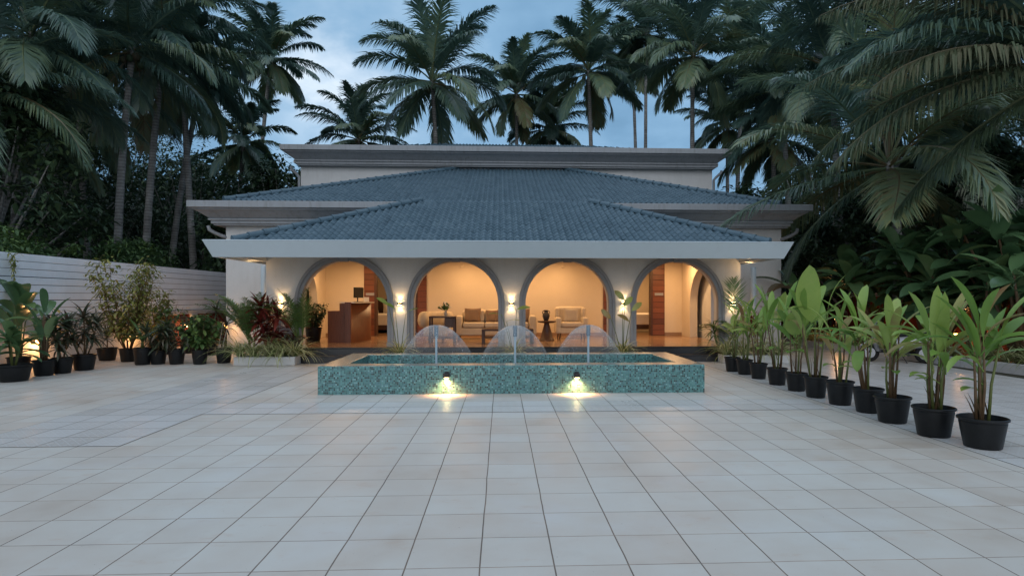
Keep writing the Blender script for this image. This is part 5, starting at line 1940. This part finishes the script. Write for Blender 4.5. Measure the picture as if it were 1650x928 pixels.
# ------------------------------------------------------------------ scooter
sp_ = G(1446, 586)
sco = empty('scooter', (sp_.x + .15, sp_.y + .25, .008), 'grey and black motor scooter parked on the driveway behind the potted gingers', 'scooter', rz=R(155))
SGREY = plain('silver_scooter_paint', (.36, .37, .39), .28, .6, .05, 4, 0, 40, .2)
RUB = plain('tyre_rubber', (.012, .012, .012), .8, .3, .2, 20)
def torus(m, c, R0, r0, n=28, k=10):
    b = len(m.v)
    for i in range(n):
        a = 2 * PI * i / n
        for j in range(k):
            t = 2 * PI * j / k
            rr = R0 + r0 * math.cos(t)
            m.v.append((c[0] + rr * math.cos(a), c[1] + r0 * 1.1 * math.sin(t), c[2] + rr * math.sin(a)))
    for i in range(n):
        for j in range(k):
            m.f.append([b + i * k + j, b + ((i + 1) % n) * k + j, b + ((i + 1) % n) * k + (j + 1) % k, b + i * k + (j + 1) % k]); m.t.append(.5); m.m.append(0)
for x in (-.62, .62):
    w_ = MB(); torus(w_, (x, 0, .235), .185, .05); wo = w_.build('wheel', RUB, sco, True)
    r_ = MB()
    r_.lathe([(0, -.04), (.14, -.035), (.145, 0), (.14, .035), (0, .04)], 20)
    r_.v = [(p[0] + x, p[2], p[1] + .235) for p in r_.v]; smooth_by_angle(r_.build('rim', SGREY, wo))
def loft(m, secs, n=14):
    """secs: (x, z centre, half width, half height)"""
    b = len(m.v)
    for x, z, hw, hh in secs:
        for k in range(n):
            a = 2 * PI * k / n
            c, s = math.cos(a), math.sin(a)
            m.v.append((x, hw * math.copysign(abs(c) ** .7, c), z + hh * math.copysign(abs(s) ** .7, s)))
    for i in range(len(secs) - 1):
        for k in range(n):
            m.f.append([b + i * n + k, b + i * n + (k + 1) % n, b + (i + 1) * n + (k + 1) % n, b + (i + 1) * n + k]); m.t.append(.5); m.m.append(0)
    m.f.append([b + k for k in range(n)]); m.t.append(.5); m.m.append(0)
    m.f.append([b + (len(secs) - 1) * n + k for k in range(n)][::-1]); m.t.append(.5); m.m.append(0)
m_ = MB(); loft(m_, [(-.88, .66, .05, .04), (-.80, .62, .11, .10), (-.55, .56, .17, .17), (-.25, .52, .18, .19), (-.05, .47, .16, .20), (.02, .42, .13, .16)]); m_.build('rear_body', SGREY, sco, True)
m_ = MB(); loft(m_, [(-.82, .74, .08, .03), (-.72, .765, .13, .05), (-.40, .75, .155, .065), (-.15, .725, .14, .055), (.02, .70, .09, .035)]); m_.build('seat', BLACKPL, sco, True)
m_ = MB(); m_.box(-.02, .42, -.15, .15, .25, .31, bev=.02); m_.box(-.3, .2, -.09, .09, .18, .30, bev=.03); m_.build('footboard', BLACKPL, sco)
m_ = MB()
pr_ = [(.40, .28, .17), (.46, .40, .20), (.50, .58, .21), (.50, .76, .19), (.46, .92, .13)]
vs = []; F = []
for x, z, hw in pr_:
    for k in range(7):
        t = k / 6 * 2 - 1
        vs.append((x + .07 * (1 - t * t), hw * t, z))
nb = len(vs)
vs += [(v[0] - .03, v[1], v[2]) for v in vs]
for i in range(len(pr_) - 1):
    for k in range(6):
        a = i * 7 + k
        F.append((a, a + 1, a + 8, a + 7)); F.append((nb + a + 7, nb + a + 8, nb + a + 1, nb + a))
m_.add(vs, F); m_.build('front_apron', SGREY, sco, True)
m_ = MB(); m_.tube([(.62, .07, .235), (.57, .07, .45), (.50, .03, .62)], .018, 8); m_.tube([(.62, -.07, .235), (.57, -.07, .45), (.50, -.03, .62)], .018, 8); m_.build('fork', IRON, sco, True)
m_ = MB(); loft(m_, [(.42, .98, .09, .05), (.50, 1.0, .12, .075), (.58, .99, .08, .06), (.61, .985, .04, .04)]); hd = m_.build('handlebar_cover', SGREY, sco, True)
m_ = MB(); m_.tube([(.44, -.34, 1.02), (.48, -.12, 1.0), (.48, .12, 1.0), (.44, .34, 1.02)], .016, 8); m_.build('handlebar', IRON, sco, True)
m_ = MB(); m_.ball((.585, 0, .985), .06, 12, 8, sc_=(.6, 1.1, .8)); m_.build('headlight', plain('headlight_glass', (.5, .52, .54), .1, .7, .02, 5), sco, True)
for s in (-1, 1):
    m_ = MB(); m_.tube([(.46, s * .26, 1.02), (.45, s * .30, 1.16)], .008, 6); m_.ball((.45, s * .31, 1.19), .06, 10, 6, sc_=(.3, 1, .65)); m_.build('mirror', IRON, sco, True)
m_ = MB(); m_.box(-.925, -.87, -.07, .07, .60, .68, bev=.015); m_.build('tail_light', plain('red_lens', (.35, .012, .012), .2, .6, .05, 10), sco)
m_ = MB(); loft(m_, [(.42, .50, .06, .02), (.56, .515, .075, .02), (.70, .50, .075, .025), (.84, .40, .06, .02)]); m_.build('front_mudguard', SGREY, sco, True)
m_ = MB(); loft(m_, [(-.50, .50, .07, .02), (-.62, .51, .08, .02), (-.78, .46, .08, .02), (-.88, .34, .07, .02)]); m_.build('rear_mudguard', BLACKPL, sco, True)
m_ = MB(); m_.tube([(-.25, -.14, .24), (-.55, -.16, .25), (-.85, -.17, .30)], [.03, .045, .05], 10); m_.build('exhaust', IRON, sco, True)
m_ = MB(); m_.tube([(-.1, .10, .2), (-.2, .20, .0)], .012, 6); m_.build('side_stand', IRON, sco, True)

# ------------------------------------------------------------------ coconut palms
def palm(px, py, Y, L, base_px, seed, lab, nf=26, nl=54, ll=1.0, lw=.095, mat=None, fruit=True, group='coconut palms round the villa', hang=.55, e0=86, e1=-42, tr=(.2, .8)):
    nl, lw = (84, .050) if Y < 25 else (68, .075) if Y < 34 else (60, .090)
    ll *= 1.08 if Y < 30 else 1.22
    c = W(px, py, Y)
    bx_ = W(base_px, 481, Y).x
    rng = random.Random(seed)
    o = empty('coconut_palm', (bx_, Y, -.02), lab, 'palm tree', group)
    top = Vector((c.x - bx_, 0, c.z))
    ms = MB()
    sway = rng.uniform(-.3, .3)
    pts = []; rad = []
    n = 22
    for i in range(n + 1):
        t = i / n
        x = top.x * (t ** 1.5) + sway * math.sin(PI * t) * .6
        pts.append(Vector((x, .25 * math.sin(2.2 * t + seed) * t, top.z * t)))
        r0 = .155 - .055 * t + (.10 * math.exp(-t * 14)) + (.02 if i % 2 else 0) * .5
        rad.append(r0)
    ms.tube(pts, rad, 10, .5)
    ms.build('trunk', BARK, o, True)
    hub = pts[-1]
    m = MB()
    a = rng.uniform(0, 6)
    for i in range(nf):
        t = i / (nf - 1)
        a += 2.399 + rng.uniform(-.25, .25)
        e = R(e0 + (e1 - e0) * t ** 1.15 + rng.uniform(-9, 9))
        l = L * (.72 + .34 * math.sin(PI * min(1, .2 + .75 * t))) * rng.uniform(.88, 1.1)
        dr = R(rng.uniform(55, 95)) if t < .75 else R(rng.uniform(30, 60))
        base = hub + sph(a, e) * .10 - UP * (.25 * t)
        tl = tr
        if t > .82: tl = (.5, .94)
        frond(m, base, a, e, l, dr, int(nl * 1.25), ll * (L / 4.3), lw, rng, tl, hang * (.8 + .6 * t), .14, .045, rng.uniform(-.5, .5), .30 - .2 * t)
    m.build('crown', mat or PALM, o)
    if fruit:
        fm = MB()
        for k in range(9):
            aa = rng.uniform(0, 6.28)
            fm.ball(hub + Vector((.28 * math.cos(aa), .28 * math.sin(aa), -.35 - rng.uniform(0, .35))), rng.uniform(.10, .14), 9, 6, rng.random(), sc_=(1, 1, 1.15))
        for k in range(7):   # dry leaf sheaths under the crown
            aa = rng.uniform(0, 6.28)
            leaf(fm, hub + Vector((.1 * math.cos(aa), .1 * math.sin(aa), -.15)), sph(aa, R(rng.uniform(-50, 20))), UP, rng.uniform(.5, 1.0), .10, 1.2, .3, 4, 1.0, 'sword')
        fm.build('fruit_bunch', PALMDRY, o, True)
    return o


palm(437, 92, 40, 3.9, 408, 1, 'slender coconut palm leaning clear of the others against the bright cloud', nl=34)
palm(697, 130, 33, 4.8, 702, 2, 'largest coconut palm standing behind the roof, its wide crown spreading over the upper cornice', nf=28, nl=46)
palm(832, 150, 40, 3.9, 838, 3, 'coconut palm behind the roof ridge, next to the largest crown on the driveway side', nl=36)
palm(948, 112, 36, 4.2, 962, 4, 'coconut palm with a bare leaning trunk showing clear above the upper roof', nl=40)
palm(1042, 48, 45, 4.6, 1037, 5, 'tall thin-trunked coconut palm behind the others, the higher of two crowns over twin trunks', nl=32)
palm(1020, 95, 47, 4.0, 1026, 6, 'thin-trunked coconut palm behind the others, the lower of two crowns over twin trunks', nl=30)
palm(1117, 85, 33, 4.7, 1120, 7, 'coconut palm whose ringed trunk rises just inside the driveway end of the upper cornice', nf=28, nl=44)
palm(1197, 92, 37, 4.4, 1188, 8, 'coconut palm close behind the ringed trunk, its crown nearer the driveway', nl=38)
palm(885, 205, 43, 3.5, 885, 9, 'short coconut palm of which only a low crown peeps over the upper roof', nl=30, fruit=False)
palm(578, 222, 38, 3.7, 580, 10, 'low coconut palm peeping over the upper cornice beside the sky gap', nl=32, fruit=False)
palm(210, 72, 23, 4.5, 188, 11, 'big coconut palm behind the fence with a pale straight trunk and hanging fronds', nf=23, nl=50, hang=.8)
palm(258, 62, 25, 4.5, 231, 12, 'big coconut palm behind the fence with a pale leaning trunk', nf=22, nl=50, hang=.8)
palm(322, 128, 29, 3.4, 270, 13, 'strongly leaning coconut palm behind the fence, crown hanging toward the villa', nl=40, hang=.7)
palm(55, 55, 20, 4.6, 20, 14, 'dark coconut palm behind the fence, crown cut by the top corner of the photo', nf=26, nl=44)
palm(-10, 140, 18.5, 4.2, -30, 15, 'dark coconut palm half out of the frame behind the fence', nf=24, nl=40)
palm(130, 140, 27, 5.2, 147, 16, 'dark coconut palm in the shade behind the pale trunks', nl=38)
palm(392, 225, 36, 3.2, 380, 17, 'low coconut palm under the leaning slender one, beside the villa cornice', nl=32, fruit=False)
palm(285, 15, 28, 3.9, 318, 18, 'tall coconut palm cut by the top of the photo, above the strongly leaning one', nf=26, nl=44)
palm(1262, 135, 29, 4.1, 1275, 19, 'coconut palm past the driveway end of the roof, behind the near fronds', nl=38)
palm(1338, 105, 24, 4.6, 1352, 20, 'coconut palm with long pale fronds arching toward the sky gap over the driveway', nf=26, nl=44)
palm(1445, 25, 22, 4.8, 1455, 21, 'coconut palm high over the driveway, cut by the top of the frame', nf=26, nl=46)
palm(1425, 262, 17.5, 5.6, 1440, 22, 'young low coconut palm whose bright feathery fronds reach over the end of the eaves', nf=24, nl=46, lw=.085, ll=.95, fruit=False, e0=80, e1=-25, hang=.4, tr=(.45, .9))
palm(1530, 175, 18.5, 4.6, 1540, 23, 'coconut palm crowded behind the brown hanging fronds', nf=26, nl=46, lw=.085, hang=.7)
palm(1605, 40, 19.5, 4.6, 1620, 25, 'dark coconut palm in the top corner above the driveway', nf=24, nl=44)
palm(1245, 215, 31, 3.8, 1250, 26, 'low dark coconut palm behind the driveway end of the upper storey', nl=34, fruit=False)
palm(1170, 200, 42, 3.6, 1172, 27, 'distant low coconut palm seen between the ringed trunk and the upper wall corner', nl=28, fruit=False)

# the old palm by the driveway: every long hanging frond stands out, so each is a part
c = W(1725, 90, 12.2)
o = empty('coconut_palm', (c.x + .4, 12.2, -.02), 'old coconut palm beside the driveway with long browning fronds hanging into the picture', 'palm tree')
ms = MB(); pts = [Vector((-.4 * t * t, 0, c.z * t)) for t in [i / 16 for i in range(17)]]
ms.tube(pts, [.2 - .07 * i / 16 for i in range(17)], 12); ms.build('trunk', BARK, o, True)
hub = pts[-1]
rng = random.Random(99)
NF = [  # azimuth, elevation, length, droop, tint range, dry
    (172, 48, 5.2, 75, (.2, .6), 0), (186, 30, 5.6, 62, (.4, .8), 1), (165, 14, 5.4, 50, (.35, .7), 1), (192, 6, 5.0, 48, (.5, .85), 1),
    (178, -8, 5.7, 44, (.25, .55), 1), (183, 20, 5.5, 72, (.2, .6), 0), (170, 0, 5.6, 58, (.3, .6), 1), (150, 35, 5.0, 70, (.2, .6), 0),
    (140, 5, 4.8, 55, (.1, .5), 0), (160, 24, 5.0, 60, (.2, .6), 0), (194, 40, 5.0, 80, (.2, .6), 0), (190, 62, 4.6, 85, (.2, .6), 0), (120, 60, 4.2, 80, (.1, .5), 0), (60, 65, 3.6, 75, (.1, .5), 0), (300, 65, 3.6, 75, (.1, .5), 0),
    (158, -30, 4.4, 34, (.2, .5), 1)]
for k, (a, e, l, dr, tn, dry) in enumerate(NF):
    m = MB()
    frond(m, hub + sph(R(a), R(e)) * .15 - UP * .02 * k, R(a), R(e), l, R(dr), 118, 1.05, .046, rng, tn, 1.25 if dry else .75, .12, .05, rng.uniform(-.25, .25), .05 if dry else .2, ragged=.06 if dry else 0)
    m.build('frond', PALMDRY if dry else PALM, o)

# ------------------------------------------------------------------ broadleaf trees and shrubs
def clump_leaves(m, c, r, n, size, rng, tint, flat=.75):
    for i in range(n):
        d = Vector((rng.gauss(0, 1), rng.gauss(0, 1), rng.gauss(0, 1))).normalized() * r * rng.random() ** .4
        q = Vector(c) + Vector((d.x, d.y, d.z * flat))
        a = rng.uniform(0, 6.28); e = rng.uniform(-.9, .5)
        dd = sph(a, e); s = dd.cross(UP)
        s = (s.normalized() + UP * rng.uniform(-.5, .5)).normalized()
        L = size * rng.uniform(.6, 1.25); w = L * .24
        b = len(m.v)
        mid = q + dd * L * .45
        tip = q + dd * L - UP * L * .22
        for z_ in (q, mid - s * w, tip, mid + s * w): m.v.append((z_.x, z_.y, z_.z))
        m.f.append([b, b + 1, b + 2]); m.f.append([b, b + 2, b + 3])
        t = min(1, max(0, rng.gauss(tint, .17)))
        m.t += [t, t]; m.m += [0, 0]


def tree(name, x, y, H, rad, nclump, per, size, mat, seed, lab, cat='tree', group=None, zlow=.35, trunk_r=.18):
    rng = random.Random(seed)
    o = empty(name, (x, y, -.02), lab, cat, group)
    ms, ml = MB(), MB()
    fork = Vector((rng.uniform(-.2, .2), 0, H * zlow * .8))
    ms.tube([(0, 0, 0), fork * .5 + Vector((.05, 0, 0)), fork], [trunk_r * 1.3, trunk_r, trunk_r * .8], 9)
    for k in range(nclump):
        t = rng.random()
        a = rng.uniform(0, 6.28)
        z = H * (zlow + (1 - zlow) * rng.random() ** .8)
        k_ = math.sin(PI * min(1, .12 + .86 * (z / H - zlow) / (1 - zlow))) ** .6
        rr = rad * k_ * math.sqrt(rng.random())
        c = Vector((rr * math.cos(a), rr * math.sin(a), z))
        mid = fork.lerp(c, .5) + Vector((0, 0, -.1 * rad))
        ms.tube([fork, mid, c], [trunk_r * .45, trunk_r * .25, trunk_r * .08], 5, .5, 0, False)
        clump_leaves(ml, c, rad * rng.uniform(.22, .42), per, size, rng, rng.uniform(.25, .75))
    ms.build('trunk', BARK, o, True); ml.build('crown', mat, o)
    return o


TR = ((60, 34, 14.0, 5.0, 41, 'very tall dark tree deep in the grove at the photo edge'), (190, 40, 13.0, 5.0, 42, 'very tall dark tree deep in the grove behind the two pale palm trunks'), (310, 40, 11.0, 4.5, 43, 'tall dark tree deep in the grove behind the strongly leaning palm'), (25, 25, 8.5, 3.6, 1, 'dense dark broadleaf tree behind the fence at the photo edge'), (95, 30, 9.5, 3.6, 2, 'dense dark broadleaf tree behind the fence, second from the photo edge'),
      (165, 36, 8.0, 3.6, 3, 'dark broadleaf tree deep in the grove behind the two pale palm trunks'), (455, 31, 8.8, 2.4, 4, 'dark leafy tree against the end of the upper storey'),
      (340, 34, 6.0, 3.0, 5, 'low dark tree behind the strongly leaning palm'), (-40, 18, 8.0, 3.0, 6, 'dark broadleaf tree partly out of the frame behind the fence'),
      (400, 28, 5.6, 2.4, 21, 'dark bushy tree filling the gap between the fence and the end of the cornice'))
for px, Y, H, r, s, lab in TR:
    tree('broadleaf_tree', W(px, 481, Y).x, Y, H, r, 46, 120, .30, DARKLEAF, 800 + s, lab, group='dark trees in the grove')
TRR = ((1330, 36, 11.0, 4.6, 44, 'tall dark tree far behind the driveway, nearest the villa'), (1500, 36, 13.5, 5.2, 45, 'very tall dark tree far behind the driveway palms'), (1640, 30, 13.0, 5.0, 46, 'very tall dark tree behind the driveway at the photo edge'), (1300, 24.5, 5.0, 2.4, 7, 'dark leafy tree in the shade past the porch corner'), (1390, 22.5, 5.2, 2.6, 8, 'dark leafy tree in the shade behind the young low palm'), (1500, 20, 6.0, 2.6, 9, 'dark leafy tree behind the big-leaved shrubs'), (1610, 18, 6.2, 2.8, 10, 'dark leafy tree behind the big-leaved shrubs at the photo edge'),
       (1210, 30, 7.0, 2.5, 11, 'dark leafy tree close behind the driveway end of the upper storey'), (1420, 30, 9.0, 3.6, 12, 'large dark tree deep behind the driveway palms'), (1570, 27, 9.5, 3.8, 13, 'large dark tree deep behind the driveway palms, nearer the photo edge'))
for px, Y, H, r, s, lab in TRR:
    tree('broadleaf_tree', W(px, 481, Y).x, Y, H, r, 44, 120, .28, DARKLEAF, 800 + s, lab, group='dark trees past the driveway', zlow=.12)

HB = [(8.2, 3.2), (10.2, 3.35), (12.3, 3.3), (14.2, 3.45), (16.0, 3.4), (17.9, 3.5), (19.8, 3.45), (21.8, 3.6), (23.8, 3.5)]
HL = ('nearest the photographer', 'second', 'third', 'fourth', 'fifth', 'sixth', 'seventh', 'eighth', 'closest to the villa')
for i, (y, H) in enumerate(HB):
    tree('hedge_shrub', -12.4 - (i % 3) * .4, y, H, 1.25, 34, 90, .17, HEDGE, 900 + i, 'leafy green shrub looking over the white fence top, %s in its line' % HL[i], 'shrub', 'shrubs behind the fence', .15, .06)

# big-leaved shrubs over the driveway bed
BG = ((1425, 17.6, 3.2, 1.3, 'big-leaved dark shrub over the driveway bed, the one nearest the porch'), (1505, 16.0, 3.7, 1.4, 'big-leaved dark shrub over the driveway bed, second from the porch'), (1590, 14.6, 3.9, 1.4, 'big-leaved dark shrub over the driveway bed, third from the porch'), (1660, 13.4, 3.8, 1.4, 'big-leaved dark shrub over the driveway bed, cut by the photo edge'))
for i, (px, Y, H, rd, lab) in enumerate(BG):
    p = W(px, 481, Y)
    o = empty('big_leaved_shrub', (p.x - .1, Y, 0), lab, 'shrub', 'big-leaved shrubs by the driveway')
    rng = random.Random(700 + i)
    ms, ml = MB(), MB()
    for k in range(15):
        a = rng.uniform(0, 6.28); rr = rd * math.sqrt(rng.random()); hh = H * rng.uniform(.42, .92)
        tip = Vector((rr * math.cos(a), rr * math.sin(a), hh))
        ms.tube([(.1 * math.cos(a), .1 * math.sin(a), 0), tip * .55 + Vector((0, 0, .1)), tip], [.05, .035, .022], 7)
        a2 = rng.uniform(0, 6)
        for j in range(11):
            a2 += 2.399
            e = R(rng.uniform(-5, 70))
            leaf(ml, tip - UP * (.04 * j), sph(a2, e), UP, rng.uniform(.75, 1.2), rng.uniform(.28, .42), rng.uniform(.4, 1.3), .22, 7, min(1, max(0, rng.gauss(.45, .22))), 'paddle' if j % 2 else 'oval', .08, rng.uniform(-.5, .5))
    ms.build('stem', STEM, o, True); ml.build('foliage', BIGLEAF, o, True)
# banana plant at the porch corner with one brown folded leaf
p = W(1285, 481, 18.2)
o = empty('banana_plant', (p.x, 18.2, 0), 'dark banana plant at the porch corner with one brown hanging leaf', 'banana plant')
ms, ml, mb_ = MB(), MB(), MB()
ms.tube([(0, 0, 0), (.03, 0, .9), (.0, 0, 1.7)], [.10, .08, .06], 10)
rng = random.Random(31)
for a, e, L, wdt in ((2.7, 58, 1.5, .42), (.6, 65, 1.6, .45), (1.7, 74, 1.4, .40), (4.0, 50, 1.3, .40), (5.2, 60, 1.5, .42)):
    leaf(ml, (0, 0, 1.65), sph(a, R(e)), UP, L, wdt, 1.2, .3, 9, rng.uniform(.2, .6), 'paddle', .15)
leaf(mb_, (-.02, -.03, 1.6), sph(3.4, R(62)), UP, 1.2, .34, 2.1, .9, 9, .95, 'paddle', .15)
ms.build('stem', STEMG, o, True); ml.build('foliage', BIGLEAF, o, True); tag(mb_.build('withered_leaf', PALMDRY, o, True), 'brown folded withered leaf')

# far wood closing the view between the trunks
rng = random.Random(4)
m_ = MB()
for k in range(230):
    x = -62 + 124 * k / 229 + rng.uniform(-1, 1)
    y = 52 + rng.uniform(-3, 5)
    side_ = min(1, max(0, (abs(x - 3) - 17) / 8))
    Hh = 6.0 + 1.2 * math.sin(x * .23) + rng.uniform(-1.0, 1.0) + 6.5 * side_
    nj = int(Hh / 1.6)
    for j in range(nj):
        clump_leaves(m_, (x + rng.uniform(-.8, .8), y + rng.uniform(-1, 1), Hh * (j + .6) / nj), 1.8, 64, .85, rng, rng.uniform(.1, .5))
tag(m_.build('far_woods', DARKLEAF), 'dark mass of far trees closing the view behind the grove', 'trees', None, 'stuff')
# low growth on the grove floor
m_ = MB()
for k in range(420):
    x = rng.uniform(-32, -11.6) if k % 2 else rng.uniform(13.8, 30)
    y = rng.uniform(9, 46)
    clump_leaves(m_, (x, y, .35), .7, 26, .32, rng, rng.uniform(.1, .6), .6)
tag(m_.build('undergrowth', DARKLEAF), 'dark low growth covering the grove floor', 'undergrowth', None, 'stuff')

# wispy creeper hanging over the fence boards
o = empty('creeper', (-10.93, 13.3, 2.55), 'wispy pale green creeper hanging down the fence boards near the photo edge', 'creeper')
ml, ms = MB(), MB(); rng = random.Random(64)
for k in range(16):
    y = rng.uniform(-.9, .9); pts = []
    L = rng.uniform(.35, .95)
    for j in range(6):
        t = j / 5
        pts.append(Vector((.05 + .12 * math.sin(3 * t + k) * t, y + rng.uniform(-.06, .06) + .25 * t * math.sin(k), .12 + .15 * math.sin(PI * t) - L * t)))
    ms.tube(pts, [.006] * 5 + [.003], 4, .5, 0, False)
    for j in range(26):
        t = rng.random(); i = min(4, int(t * 5)); q = pts[i].lerp(pts[i + 1], t * 5 - i)
        leaf(ml, q, sph(rng.uniform(0, 6.28), rng.uniform(-1, .4)), UP, rng.uniform(.07, .14), .03, .5, .2, 3, rng.uniform(.2, 1), 'oval')
ms.build('stem', STEMG, o, True); ml.build('foliage', LIME, o, True)
